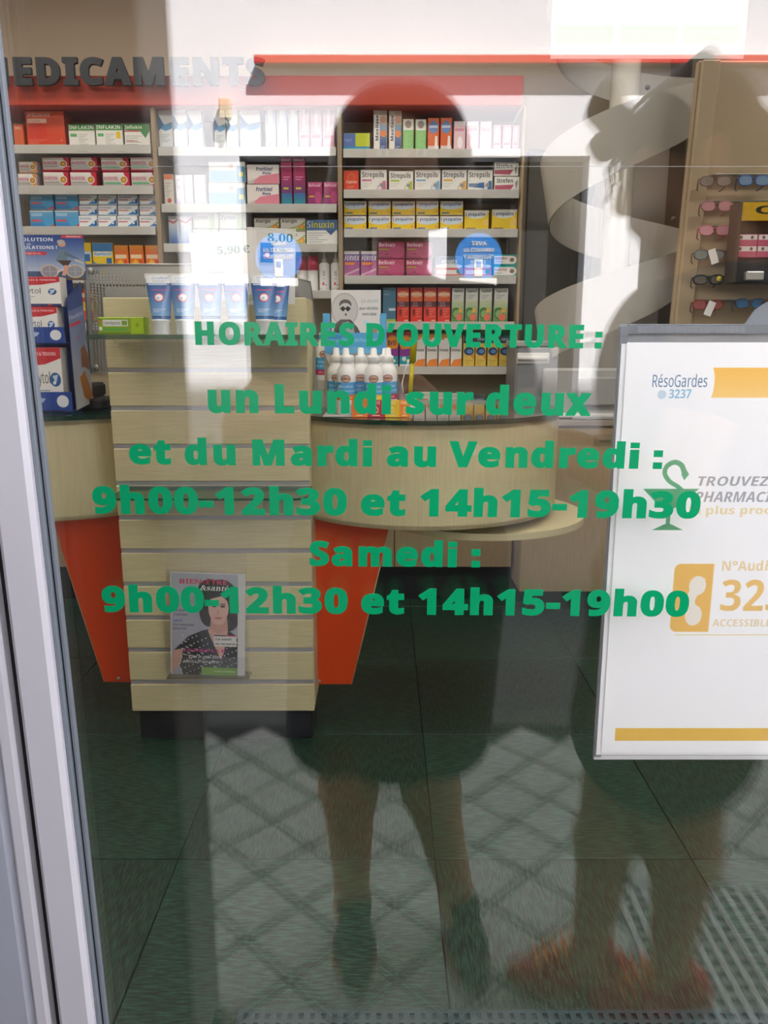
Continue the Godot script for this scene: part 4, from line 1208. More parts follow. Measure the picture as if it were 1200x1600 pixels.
const ROWS := """L1|spart 20 36 194 225|sped 38 100 173 225|infl 105 147 193 225|infs 148.5 191 193 225|infw 193 234 193 226
L2|nuo 28 57 252 270 upper|nuo 27 57 271 290 lower|nur 65 108 245 267 upper|nur 109 152 245 267 upper|nug 156 200 245 267 upper|nug 203 247 245 267 upper|nur 66 107 268 290 lower|nur 108 150 268 290 lower|nug 159 202 268 290 lower|nug 203 247 268 290 lower
L3|blu 45 83.5 303 327.5 upper|blu 84.5 122 303 327.5 upper|blu 45 83.5 328.5 353 lower|blu 84.5 122 328.5 353 lower|wbl 122.5 152 304 320 topmost|wbl 152.5 182 304 320 topmost|wbl 183 215 304 320 topmost|wbl 217 248 304 320 topmost|wbl 122.5 152 320.5 336.5 middle|wbl 152.5 182 320.5 336.5 middle|wbl 183 215 320.5 336.5 middle|wbl 217 248 320.5 336.5 middle|wbl 122.5 152 337 353 lower|wbl 152.5 182 337 353 lower|wbl 183 215 337 353 lower|wbl 217 248 337 353 lower
L4|yel 119 142 379 430|ybl 143 176 379 430|oye 177 200 383 430|oye 201.5 224 383 430|oye 225.5 249 383 430
L5|ryl 112 146 452 500
M1|wav 245 268 164 229|wav 269 291 164 229|wav 292 315 164 229|wav 332 351 168 229|wav 352 371 168 229|wav 373 406 163 229|pum 413 430 163 229|pum 431 448 163 229|pum 449 465 163 229|ppk 466 483 159 229|ppk 484 502 159 229|ppk 503 522 159 229
M2|otp 255 271 272 318|lil 273 286 273 318|lil 287 300 273 318|lil 302 320 273 318|lbw 325 383 252 285 upper|lbw 325 383 286 319 lower|pro 385 436 257 287.5 upper|pro 385 436 288 319 lower|mag 437.5 456 245 319|mag 457 477 245 319|mgs 480 504 284 319|mgs 505 529 284 319
M3|bwg 262 279 337 381|bwg 280 299 337 381|zyr 301 341 333 357 upper|zyr 342 384 333 357 upper|zyr 301 341 357.5 381 lower|zyr 342 384 357.5 381 lower|ala 396 436 340 360.5 upper|ala 437 477.5 340 360.5 upper|ala 396 436 361 381 lower|ala 437 477.5 361 381 lower|sin 478.5 528 343 381
R1|byl 536 579 207 232|max 583 605 172 232|max 607 628 172 232|grn 629 647 186 232|grn 648.5 667 186 232|ork 668 687 184 232|ork 687.5 707 184 232|psh 709 728 189 232|psh 729 749 189 232|psh 750 769 189 232|ppk 771 784 195 232|ppk 785 800 195 232|ppk 801 813 195 232
R2|red 536 561 266 296|st1 563 605 265 296|st2 607 646 267 296|st3 647.5 689 265 296|st4 690 730 265 296|st5 731 771 265 296|sfn 771.5 811 253 275 upper|sfn 772 812 275.5 296 lower
R3|lys 537 573 314 336 upper|lys 575 611 314 336 upper|lys 612 649 314 336 upper|lys 650 686 314 336 upper|lys 687.5 724 314 336 upper|lys 537 573 337 357 lower|lys 575 611 337 357 lower|lys 612 649 337 357 lower|lys 650 686 337 357 lower|lys 687.5 724 337 357 lower|lyb 725.5 765 328 358|lyb 768 809 327 358
R4|fer 536.5 562 392 430|fer 563 589 392 430|bel 590 632.5 377 404 upper|bel 634 676 377 404 upper|bel 590 632.5 404.5 430 lower|bel 634 676 404.5 430 lower|hux 679 724 400 430|hux 725 769 400 430|nut 771 809 397 414.5 upper|nut 771 809 415 430 lower
R5|tea 540 558 452 502|tea 559 577 452 502|tea 578 596 452 502|tea 597.5 619.5 449 502|rdk 620 640 449 502|rdk 641 661 449 502|rdk 662 683 449 502|rdk 683.5 704.5 449 502|top 706 726 450 502|top 727.5 748 450 502|top 749 770 450 502|top 772 794.5 450 502
R6|dri 603 623 519 572|dri 623.5 645 519 572|dro 647 665.5 521 572|dro 666 684.5 521 572|dro 685 703.5 521 572|dro 704 722.5 521 572|ylb 723.5 742.5 523 572|ylb 743 761 523 572|ylb 762 779.5 523 572|ylb 780 800 523 572
R7|pal 648 675 613 640|pal 677 700 614 640|pal 702 719 615 640|pal 721 735 615 640|dar 737 760 617 640"""

# ---------- counter drums, display column and what stands on them
func drum(called_label: String, cx: float, cD: float, r: float, a0: float, a1: float) -> Node3D:
	var t := thing("counter", called_label, "counter", Vector3(cx, 0, 0.6 - cD))
	var st := S()
	var prof := PackedVector2Array()
	for i in 41: prof.append(Vector2(sin(lerpf(a0, a1, i / 40.0)), cos(lerpf(a0, a1, i / 40.0))) * r)
	st.set_smooth_group(1)
	for i in 40:
		var p := prof[i]
		var q := prof[i + 1]
		for k in 8:
			var ya := 0.735 + 0.315 * k / 8.0
			var yb := 0.735 + 0.315 * (k + 1) / 8.0
			quad(st, Vector3(p.x, ya, p.y), Vector3(q.x, ya, q.y), Vector3(q.x, yb, q.y), Vector3(p.x, yb, p.y), Vector3(p.x, 0, p.y))
	st.set_smooth_group(-1)
	var slab := prof.duplicate()
	slab.append(Vector2(sin(a1) * r, -0.3))
	slab.append(Vector2(sin(a0) * r, -0.3))
	var flat := Transform3D(Basis(Vector3(1, 0, 0), Vector3(0, 0, 1), Vector3(0, 1, 0)), Vector3(0, 0.735, 0))
	prism(st, slab, 0.012, flat)
	flat.origin.y = 1.036
	prism(st, slab, 0.012, flat)
	put("front", done(st), M.beech_up, t)
	st = S()
	var big := PackedVector2Array()
	for p in slab: big.append(p * 1.02)
	flat.origin.y = 1.0505
	prism(st, big, 0.014, flat)
	put("glass_top", done(st), M.green_glass, t)
	return t
func counters() -> void:
	drum("curved beige counter with dark green glass top right of the display column", 0.13, 2.80, 0.47, -1.35, 1.75)
	drum("curved beige counter left of the column, carrying the blue tablet display", -1.15, 2.91, 0.47, -1.6, 1.0)
	var st := S()
	var disc := PackedVector2Array()
	for i in 48: disc.append(Vector2(cos(TAU * i / 48), sin(TAU * i / 48)) * 0.36)
	prism(st, disc, 0.022, Transform3D(Basis(Vector3(1, 0, 0), Vector3(0, 0, 1), Vector3(0, 1, 0)), Vector3(0, 0.682, 0)))
	var lg := thing("bag_shelf", "round beige bag shelf jutting out below the curved counter", "shelf", Vector3(0.34, 0, 0.6 - 2.77))
	put("top", done(st), M.beech, lg)
	put("bracket", mbox(Vector3(0.05, 0.05, 0.3), 0.005, Vector3(-0.1, 0.71, -0.12)), M.alu, lg)
	# orange fins
	for k in [["right", [[488, 800], [612, 800], [607, 828], [549, 1069], [490, 1069]], 2.56], ["left", [[80, 790], [186, 790], [205, 1066], [163, 1065], [97, 862]], 2.56]]:
		var poly := PackedVector2Array()
		var o := W(k[1][0][0], k[1][0][1], k[2])
		for q in k[1]:
			var w := W(q[0], q[1], k[2])
			poly.append(Vector2(w.x - o.x, minf(w.y, 0.733) - o.y))
		st = S()
		prism(st, poly, -0.018)
		var fin := thing("counter_fin", "orange tapering panel under the counter %s of the column" % k[0], "counter panel", o, "orange counter panels")
		put("panel", done(st), M.orange, fin)
		var edge := []
		var n := poly.size()
		var pair := [1, 2, 3] if k[0] == "right" else [3, 4]
		for i in pair: edge.append(Vector3(poly[i].x, poly[i].y, -0.004))
		put("edge_strip", mtube(edge, 0.004, 6), M.beech, fin)
		for i in [3 if k[0] == "left" else 4]:
			st = S()
			ball(st, Vector3(poly[i].x + (0.02 if k[0] == "right" else 0.05), poly[i].y + 0.012, 0.001), Vector3(0.006, 0.006, 0.003), 6)
			put("screw", done(st), M.alu, fin)
	# slatted display column
	var c := thing("display_column", "beige slatted display column with grey grooves on a dark plinth", "display stand", Vector3(0, 0, -1.8))
	var xl := W(181, 757, 2.4).x
	var xr := W(484, 757, 2.4).x
	var ys := [465, 578.5, 638, 697.5, 755.5, 809, 861, 913, 965.5, 1016, 1066, 1111]
	var w := xr - xl
	var xc := (xl + xr) / 2
	var yt := W(0, 465, 2.4).y
	var yb := W(0, 1111, 2.4).y
	put("core", mbox(Vector3(w, yt - yb, 0.19), 0.002, Vector3(xc, (yt + yb) / 2, -0.125)), M.beech, c)
	for i in 11:
		var a := W(0, ys[i] + (0 if i == 0 else 3.5), 2.4).y
		var b := W(0, ys[i + 1] - (0 if i == 10 else 3.5), 2.4).y
		put("slat", mbox(Vector3(w, a - b, 0.018), 0.002, Vector3(xc, (a + b) / 2, -0.009)), M.beech, c)
		if i > 0: put("groove_profile", mbox(Vector3(w - 0.001, 0.018, 0.012), 0, Vector3(xc, W(0, ys[i], 2.4).y, -0.0125)), M.alu, c)
	put("plinth", mbox(Vector3(w - 0.02, yb, 0.17), 0.003, Vector3(xc, yb / 2, -0.12)), M.plinth, c)
	# glass shelves on hooks
	for k in [["upper", 126, 497, 523, 2.12, 0.012], ["lower", 166, 478, 779, 2.2, 0.006]]:
		var a := W(k[1], k[3], k[4])
		var b := W(k[2], k[3], k[4])
		var s := thing("glass_shelf", "%s clear glass shelf hooked on the slatted column%s" % [k[0], ", holding cream tubes" if k[0] == "upper" else ", empty"], "shelf", Vector3((a.x + b.x) / 2, a.y, 0.6 - k[4]), "glass shelves on the column")
		var ww := b.x - a.x
		var dd: float = 2.395 - k[4]
		var poly := PackedVector2Array()
		for i in 7: poly.append(Vector2(ww / 2 - 0.04 + 0.04 * sin(PI / 2 * i / 6), 0.04 - 0.04 * cos(PI / 2 * i / 6)))
		poly.append(Vector2(ww / 2, dd)); poly.append(Vector2(-ww / 2, dd))
		for i in 7: poly.append(Vector2(-ww / 2 + 0.04 - 0.04 * cos(PI / 2 * i / 6), 0.04 - 0.04 * sin(PI / 2 * i / 6)))
		st = S()
		prism(st, poly, k[5], Transform3D(Basis(Vector3(1, 0, 0), Vector3(0, 0, -1), Vector3(0, -1, 0)), Vector3.ZERO))
		put("glass_plate", done(st), milky("#1d5a48", 0.5, 0.03) if k[0] == "upper" else M.green_edge, s)
		for q in [[-0.62, 1], [0.6, 1]]:
			var bx: float = ww / 2 * q[0]
			var br := put("bracket", mtube([Vector3(bx - 0.07, -0.016, -0.12), Vector3(bx - 0.05, -0.03, -0.16), Vector3(bx, -0.055, -dd + 0.02), Vector3(bx + 0.002, -0.02, -dd + 0.012)], 0.003, 6), M.acryl, s)
			put("back_plate", mbox(Vector3(0.085, 0.075, 0.004), 0.001, Vector3(bx + 0.005, -0.045, -dd + 0.006)), milky("#d8d2c0", 0.22, 0.1), br)
	# tubes of cream standing on their caps
	var proto := thing("cream_tube", "blue and white cream tube, first from left on the glass shelf", "cream tube", Vector3.ZERO, "cream tubes on the glass shelf")
	var tw := 0.076
	var r: Rect2 = kinds.tube[1]
	st = S()
	var n := 20
	st.set_smooth_group(1)
	for i in 12:
		for j in n:
			var q := []
			for e in [[i, j], [i, j + 1], [i + 1, j + 1], [i + 1, j]]:
				var f: float = e[0] / 12.0   # 0 shoulder, 1 crimp
				var a: float = TAU * e[1] / n
				var rx := lerpf(0.025, tw / 2, f)
				var rz := lerpf(0.025, 0.0015, pow(f, 1.3))
				q.append([Vector3(cos(a) * rx, 0.04 + f * 0.117, sin(a) * rz), Vector2(clampf(0.5 + cos(a) * 0.5, 0.02, 0.98), clampf(1.0 - f, 0.01, 0.99))])
			var nn: Vector3 = q[0][0] + q[2][0]
			nn.y = 0
			for e in [[0, 1, 2], [0, 2, 3]]:
				var ids: Array = e
				if (q[e[1]][0] - q[e[0]][0]).cross(q[e[2]][0] - q[e[0]][0]).dot(nn) > 0: ids = [e[0], e[2], e[1]]
				for id in ids:
					st.set_uv((r.position + r.size * q[id][1]) / 2048.0)
					st.add_vertex(q[id][0])
	st.set_smooth_group(-1)
	put("body", done(st), M.gloss, proto)
	st = S()
	lathe(st, [[0.0, 0.0], [0.0225, 0.0], [0.0235, 0.003], [0.0235, 0.034], [0.025, 0.036], [0.025, 0.041], [0.0, 0.042]], 24)
	put("cap", done(st), M.white, proto)
	put("crimp", mbox(Vector3(tw + 0.001, 0.012, 0.0024), 0.0006, Vector3(0, 0.155, 0)), M.white, proto)
	var y := W(0, 523, 2.12).y
	var ord := ["first", "second", "third", "fourth", "fifth", "sixth"]
	var px := [252, 288, 330, 371, 414, 434]
	for i in 6:
		var o: Node3D = proto
		if i > 0:
			o = proto.duplicate()
			o.name = numbered("cream_tube")
			add_child(o, true)
		o.set_meta("label", "blue and white cream tube, %s from left on the glass shelf" % ord[i] if i < 5 else "blue and white cream tube standing just behind the fifth one")
		var D := 2.25 if i < 5 else 2.33
		o.position = Vector3(W(px[i], 500, D).x, y + 0.0005, 0.6 - D)
		o.rotation.y = 0.06 * sin(i * 2.3)
	var gb := put("cream_box", printed(Vector3(W(223, 510, 2.24).x - W(150, 510, 2.24).x, 0.046, 0.045), kinds.green[1]), M.print, null, Vector3(W(186, 510, 2.24).x, y + 0.024, -1.68))
	tag(gb, "flat lime green cream box at the left end of the glass shelf", "cream box")
	# price cards leaning behind the tubes
	var cp := put("price_card", sheet(Vector2(W(406, 420, 2.34).x - W(302, 420, 2.34).x, 0.2), kinds.price5[1], 0.001), M.print, null, Vector3(W(353, 420, 2.34).x, W(0, 362, 2.34).y - 0.1, -1.735))
	cp.rotation.z = 0.05
	tag(cp, "white price card for 5,90 euros behind the tubes", "price card", "price cards")
	cp = put("price_card", sheet(Vector2(W(462, 420, 2.36).x - W(386, 420, 2.36).x, 0.205), kinds.price8[1], 0.001), M.print, null, Vector3(W(424, 420, 2.36).x, W(0, 358, 2.36).y - 0.1, -1.755))
	cp.rotation.z = -0.04
	tag(cp, "grey price card for 8,00 euros at the end of the tube row", "price card", "price cards")
	var tp := put("picture_label", sheet(Vector2(0.036, 0.053), kinds.tubepic[1], 0.002), M.print, cp, Vector3(-0.012, 0.036, 0.002))
	# magazine in an acrylic holder
	var mh := thing("magazine_holder", "clear acrylic magazine holder hooked low on the slatted column", "magazine holder", Vector3(W(325, 960, 2.38).x, W(0, 1054, 2.36).y, -1.785))
	put("back_plate", mbox(Vector3(0.25, 0.4, 0.003), 0.0008, Vector3(0, 0.2, 0)), M.acryl, mh)
	put("tray", mbox(Vector3(0.26, 0.004, 0.05), 0.0008, Vector3(0, -0.002, 0.026)), milky("#6a5c40", 0.55, 0.1), mh)
	put("front_plate", mbox(Vector3(0.26, 0.07, 0.003), 0.0008, Vector3(0, 0.033, 0.05)), M.acryl, mh)
	for s in [-1, 1]: put("rim", mbox(Vector3(0.003, 0.24, 0.045), 0.0008, Vector3(s * 0.128, 0.12, 0.025)), M.acryl, mh)
	var mg := put("magazine", printed(Vector3(0.232, 0.331, 0.008), kinds.cover[1], 0.0), M.gloss, null, Vector3(mh.position.x + 0.002, mh.position.y + 0.1665, -1.765))
	mg.rotation = Vector3(-0.05, 0, -0.035)
	tag(mg, "health magazine with a polka-dot portrait cover in the acrylic holder", "magazine")
	# perforated metal screens behind the column
	var im := Image.create(256, 256, false, Image.FORMAT_RGBA8)
	im.fill(Color(0.66, 0.67, 0.65, 1))
	for i in 30:
		for j in 34:
			if i < 5 or (j < 5 and i < 5 + j * 3):
				for dx in 4:
					for dy in 4: im.set_pixel(12 + i * 8 + dx, 14 + j * 7 + dy, Color(0.05, 0.05, 0.05, 0))
	var perf := mat("#ffffff", 0.4, 0.35)
	perf.albedo_texture = ImageTexture.create_from_image(im)
	perf.transparency = BaseMaterial3D.TRANSPARENCY_ALPHA_SCISSOR
	perf.alpha_scissor_threshold = 0.5
	for k in [["left", [[131, 413], [300, 413], [300, 600], [141, 582]], 2.72, 2.72, "grey perforated metal screen rising behind the column's left side"], ["right", [[448, 430], [484, 440], [513, 640], [478, 640]], 2.62, 2.86, "slanting perforated metal screen between column and spray display"]]:
		var sc := thing("metal_screen", k[4], "screen", Vector3.ZERO, "perforated metal screens")
		st = S()
		var q := []
		for i in 4: q.append(W(k[1][i][0], k[1][i][1], k[2] if i in [0, 3] else k[3]))
		var uvs := [Vector2(0, 0), Vector2(1, 0), Vector2(1, 1), Vector2(0, 1)]
		var nn: Vector3 = (q[1] - q[0]).cross(q[3] - q[0]).normalized() * -1.0
		for off in [0.0, 0.004]:
			for id in [0, 1, 2, 0, 2, 3]:
				st.set_uv(uvs[id])
				st.add_vertex(q[id] - nn * off)
		put("sheet", done(st), perf, sc)
		put("rim", mtube([q[3], q[0], q[1], q[2]], 0.004, 6), M.steel, sc)
		put("foot", mtube([q[3].lerp(q[2], 0.2), Vector3(q[3].lerp(q[2], 0.2).x, 1.066, q[3].z)], 0.006, 6), M.steel, sc)
		put("foot", mtube([q[2], Vector3(q[2].x, 1.066, q[2].z)], 0.006, 6), M.steel, sc)
		if k[0] == "left":
			for e in [q[0].lerp(q[2], 0.05), q[3].lerp(q[1], 0.05)]:
				st = S()
				ball(st, e + Vector3(0.004, 0, 0.003), Vector3(0.009, 0.009, 0.005), 8)
				put("screw", done(st), M.alu, sc)
	display_tablets()
	display_sprays()
	pen_stand()
	back_counter()

func display_tablets() -> void:
	var D := 2.58
	var z := 0.6 - D
	var t := thing("display_rack", "blue cardboard display rack with cyclist card at the far left", "display rack", Vector3(0, 0, 0))
	var x0 := W(5, 500, D).x
	var x1 := W(103, 500, D).x
	var blue := mat("#24469a", 0.5)
	var base := 1.066
	put("header_card", printed(Vector3(W(123, 400, D).x - W(12, 400, D).x, W(0, 364, D).y - W(0, 436, D).y, 0.004), kinds.cycle[1], 0.0), M.print, t, Vector3((W(123, 400, D).x + W(12, 400, D).x) / 2, (W(0, 364, D).y + W(0, 436, D).y) / 2, z - 0.05))
	put("back_board", mbox(Vector3(x1 - x0, W(0, 430, D).y - base, 0.004), 0.001, Vector3((x0 + x1) / 2, (W(0, 430, D).y + base) / 2, z - 0.08)), blue, t)
	var yl := W(0, 536, D).y
	put("tray", mbox(Vector3(x1 - x0, 0.004, 0.1), 0.001, Vector3((x0 + x1) / 2, yl, z - 0.03)), blue, t)
	put("tray", mbox(Vector3(x1 - x0, 0.004, 0.1), 0.001, Vector3((x0 + x1) / 2, base + 0.002, z - 0.03)), blue, t)
	for k in [[511, 536, 104, 0.0], [612, 641, 118, 0.012]]:
		var ya := W(0, k[0], D - 0.02).y
		var yb := maxf(W(0, k[1], D - 0.02).y, base)
		var xa := W(20, 520, D).x
		var xb := W(k[2], k[0], D).x
		put("front_lip", printed(Vector3(xb - xa, ya - yb, 0.003), kinds.lip[1], 0.0), M.print, t, Vector3((xa + xb) / 2, (ya + yb) / 2, z + 0.022 + k[3]))
	var st := S()
	var p := [W(104, 466, D), W(126, 440, D + 0.1), W(146, 628, D + 0.12), W(120, 641, D - 0.01)]
	var side := S()
	var r: Rect2 = kinds.flank[1]
	var uvs := [Vector2(0.02, 0.1), Vector2(0.98, 0.02), Vector2(0.98, 0.98), Vector2(0.02, 0.98)]
	for id in [0, 1, 2, 0, 2, 3]:
		side.set_uv((r.position + r.size * uvs[id]) / 2048.0)
		side.add_vertex(p[id])
	for id in [0, 2, 1, 0, 3, 2]:
		side.set_uv((r.position + r.size * Vector2(0.3, 0.1)) / 2048.0)
		side.add_vertex(p[id] - Vector3(0.003, 0, 0.002))
	put("side_panel", done(side), M.print, t)
	var yq := W(0, 486, D).y
	var i := 0
	for k in [["cof", 24, 100, 433, 485, "joint tablet box on top of the blue rack's upper tier"], ["cof", 32, 94, 480, 512, "second joint tablet box, squeezed in the blue rack's middle"], ["cot", 38, 104, 543, 616, "tall joint tablet box in the blue rack's bottom tray"]]:
		var xa := W(k[1], k[4], D).x
		var xb := W(k[2], k[4], D).x
		var ya := W(0, k[3], D).y
		var yb := W(0, k[4], D).y
		if i == 0: yb = W(0, 479, D).y
		if i == 1: yb = yl + 0.003
		if i == 2: yb = base + 0.005
		var o := put("tablet_box", printed(Vector3(xb - xa, ya - yb, 0.05), kinds[k[0]][1]), M.print, null, Vector3((xa + xb) / 2, (ya + yb) / 2, z - 0.012 + (0.006 if i == 2 else 0.0)))
		tag(o, k[5], "tablet box", "white joint tablet boxes in the blue rack")
		i += 1
	var ph := thing("telephone", "dark desk telephone half hidden left of the display column", "telephone", Vector3(W(150, 612, 2.75).x, 1.066, -2.15))
	put("body", mbox(Vector3(0.1, 0.035, 0.16), 0.01, Vector3(0, 0.018, 0)), M.black, ph)
	put("receiver", mbox(Vector3(0.045, 0.05, 0.2), 0.015, Vector3(-0.02, 0.058, 0)), M.black, ph)

func display_sprays() -> void:
	var D := 2.52
	var z := 0.6 - D
	var base := 1.0655
	var t := thing("spray_display", "pale cardboard display with baby photo header on the counter", "display rack", Vector3(0, 0, 0))
	var xa := W(506, 560, D).x
	var xb := W(604, 560, D).x
	var yt := W(0, 456, D + 0.06).y
	var yh := W(0, 520, D + 0.06).y
	var hx := (W(517, 490, D + 0.06).x + W(596, 490, D + 0.06).x) / 2
	put("header_card", printed(Vector3(W(594, 490, D + 0.06).x - W(517, 490, D + 0.06).x, yt - yh + 0.01, 0.003), kinds.baby[1], 0.0), M.print, t, Vector3(hx, (yt + yh) / 2, z - 0.055))
	var yb := W(0, 552, D + 0.06).y
	put("blue_band", printed(Vector3(xb - xa, yh - yb, 0.004), kinds.blueband[1], 0.0), M.print, t, Vector3((xa + xb) / 2, (yh + yb) / 2, z - 0.05))
	for s in [[505, 516], [594, 604]]:
		var x0 := W(s[0], 505, D + 0.06).x
		var x1 := W(s[1], 505, D + 0.06).x
		put("blue_tab", mbox(Vector3(x1 - x0, W(0, 490, D + 0.06).y - yh, 0.004), 0.001, Vector3((x0 + x1) / 2, (W(0, 490, D + 0.06).y + yh) / 2, z - 0.051)), mat("#5aaada", 0.5), t)
	put("back_board", mbox(Vector3(xb - xa, yb - base, 0.003), 0.0, Vector3((xa + xb) / 2, (yb + base) / 2, z - 0.052)), mat("#c4c3c0", 0.6), t)
	var st := S()
	for k in [[W(505, 545, D + 0.06), W(507, 648, D + 0.06), W(551, 651, D - 0.08), W(530, 615, D - 0.06), "flap"], [W(606, 545, D + 0.06), W(634, 625, D - 0.05), W(636, 648, D - 0.05), W(606, 640, D + 0.06), "flap"]]:
		st = S()
		var r: Rect2 = kinds.flap[1]
		var uvs := [Vector2(0.03, 0.03), Vector2(0.03, 0.97), Vector2(0.97, 0.97), Vector2(0.6, 0.6)]
		if k[0].x > 0.0: uvs = [Vector2(0.9, 0.05), Vector2(0.95, 0.2), Vector2(0.95, 0.24), Vector2(0.9, 0.24)]
		for back in 2:
			for id in ([0, 1, 2, 0, 2, 3] if back == 0 else [0, 2, 1, 0, 3, 2]):
				var v: Vector3 = k[id]
				st.set_uv((r.position + r.size * uvs[id]) / 2048.0)
				st.add_vertex(Vector3(v.x + back * 0.002, maxf(v.y, base), v.z - back * 0.002))
		put("side_panel", done(st), M.print, t)
	put("tray", mbox(Vector3(W(632, 640, D).x - W(508, 640, D).x, 0.004, 0.15), 0.001, Vector3((W(632, 640, D).x + W(508, 640, D).x) / 2, base + 0.002, z + 0.02)), mat("#b8b7b4", 0.6), t)
	var lips := [["lipa", 550, 574], ["lipb", 574, 602], ["lipc", 602, 624], ["lipd", 624, 641]]
	for k in lips:
		var x0 := W(k[1], 640, D - 0.1).x
		var x1 := W(k[2], 640, D - 0.1).x
		var y1 := W(0, 625, D - 0.1).y
		put("front_lip", printed(Vector3(x1 - x0, y1 - base, 0.003), kinds[k[0]][1], 0.0), M.print, t, Vector3((x0 + x1) / 2, (y1 + base) / 2, z + 0.1))
	# the sprays
	var protos := {}
	var n := 0
	var wher := ["front row behind the orange label", "front row behind the yellow label", "front row at the right side", "middle of the second row", "back row at the left side", "back row just behind the first one", "back row right of the centre", "back row at the right end", "far left beside the header card"]
	for k in [["spra", 541, 632, -0.05], ["sprb", 584, 640, -0.06], ["sprc", 606, 628, -0.01], ["spra", 564, 628, 0.008], ["sprb", 526, 624, 0.012], ["sprc", 547, 624, 0.062], ["spra", 578, 624, 0.066], ["sprb", 600, 624, 0.056], ["sprc", 508, 624, 0.085]]:
		var DD: float = D + k[3]
		var o: Node3D
		if protos.has(k[0]):
			o = protos[k[0]].duplicate()
			o.name = numbered("spray_bottle")
			add_child(o, true)
		else:
			o = thing("spray_bottle", "x", "spray bottle", Vector3.ZERO, "white sprays in the baby photo display")
			spray(o, kinds[k[0]][1], 0.029)
			protos[k[0]] = o
		o.set_meta("label", "white spray bottle with blue label, " + wher[n])
		o.position = Vector3(W(k[1], 600, DD).x, base + 0.005, 0.6 - DD)
		if n == 8: o.position.y += 0.07
		n += 1
func spray(o: Node3D, r: Rect2, rad: float) -> void:
	var st := S()
	lathe(st, [[0.0, 0.0], [rad * 0.95, 0.0], [rad, 0.002], [rad, 0.12], [rad * 0.92, 0.135], [rad * 0.66, 0.147], [rad * 0.6, 0.15], [rad * 0.6, 0.154], [0, 0.154]], 28)
	put("bottle", done(st), M.white, o)
	st = S()
	st.set_smooth_group(1)
	for j in 28:
		var q := []
		for e in [[j, 0], [j + 1, 0], [j + 1, 1], [j, 1]]:
			var a: float = TAU * e[0] / 28.0
			q.append([Vector3(sin(a) * (rad + 0.0004), 0.028 + 0.092 * e[1], cos(a) * (rad + 0.0004)), Vector2(fposmod(0.5 + e[0] / 28.0, 1.0) if not (e[0] == j + 1 and (j + 1) % 28 == 14) else 1.0, 1.0 - e[1])])
		for id in [0, 2, 1, 0, 3, 2]:
			st.set_uv((r.position + Vector2(1, 1) + (r.size - Vector2(2, 2)) * q[id][1]) / 2048.0)
			st.add_vertex(q[id][0])
	put("label_sleeve", done(st), M.gloss, o)
	st = S()
	lathe(st, [[0.0, 0.152], [0.0175, 0.152], [0.0175, 0.172], [0.0165, 0.175], [0.0105, 0.178], [0.009, 0.197], [0.006, 0.2], [0.0, 0.2]], 20)
	put("spray_cap", done(st), M.white, o)

func pen_stand() -> void:
	var D := 2.72
	var b := W(640, 648, D)
	var t := thing("counter_pen", "yellow pen standing in its holder on a white cord", "pen", Vector3(b.x, 1.0655, b.z))
	var st := S()
	lathe(st, [[0.0, 0.0], [0.03, 0.0], [0.03, 0.008], [0.012, 0.014], [0.01, 0.03], [0, 0.031]], 20)
	put("base", done(st), M.grey, t)
	var top := W(647, 530, D) - t.position
	var low := W(640, 625, D) - t.position
	put("barrel", mtube([low, low.lerp(top, 0.7)], 0.0075, 10), mat("#c9b813", 0.3), t)
	put("cap", mtube([low.lerp(top, 0.62), low.lerp(top, 0.97), top], 0.0115, 10), mat("#b8a80e", 0.25), t)
	put("cord", mtube([W(641, 560, D) - t.position, W(634, 575, D) - t.position, W(628, 600, D) - t.position, W(631, 618, D) - t.position, W(642, 614, D) - t.position], 0.0022, 6), M.white, t)

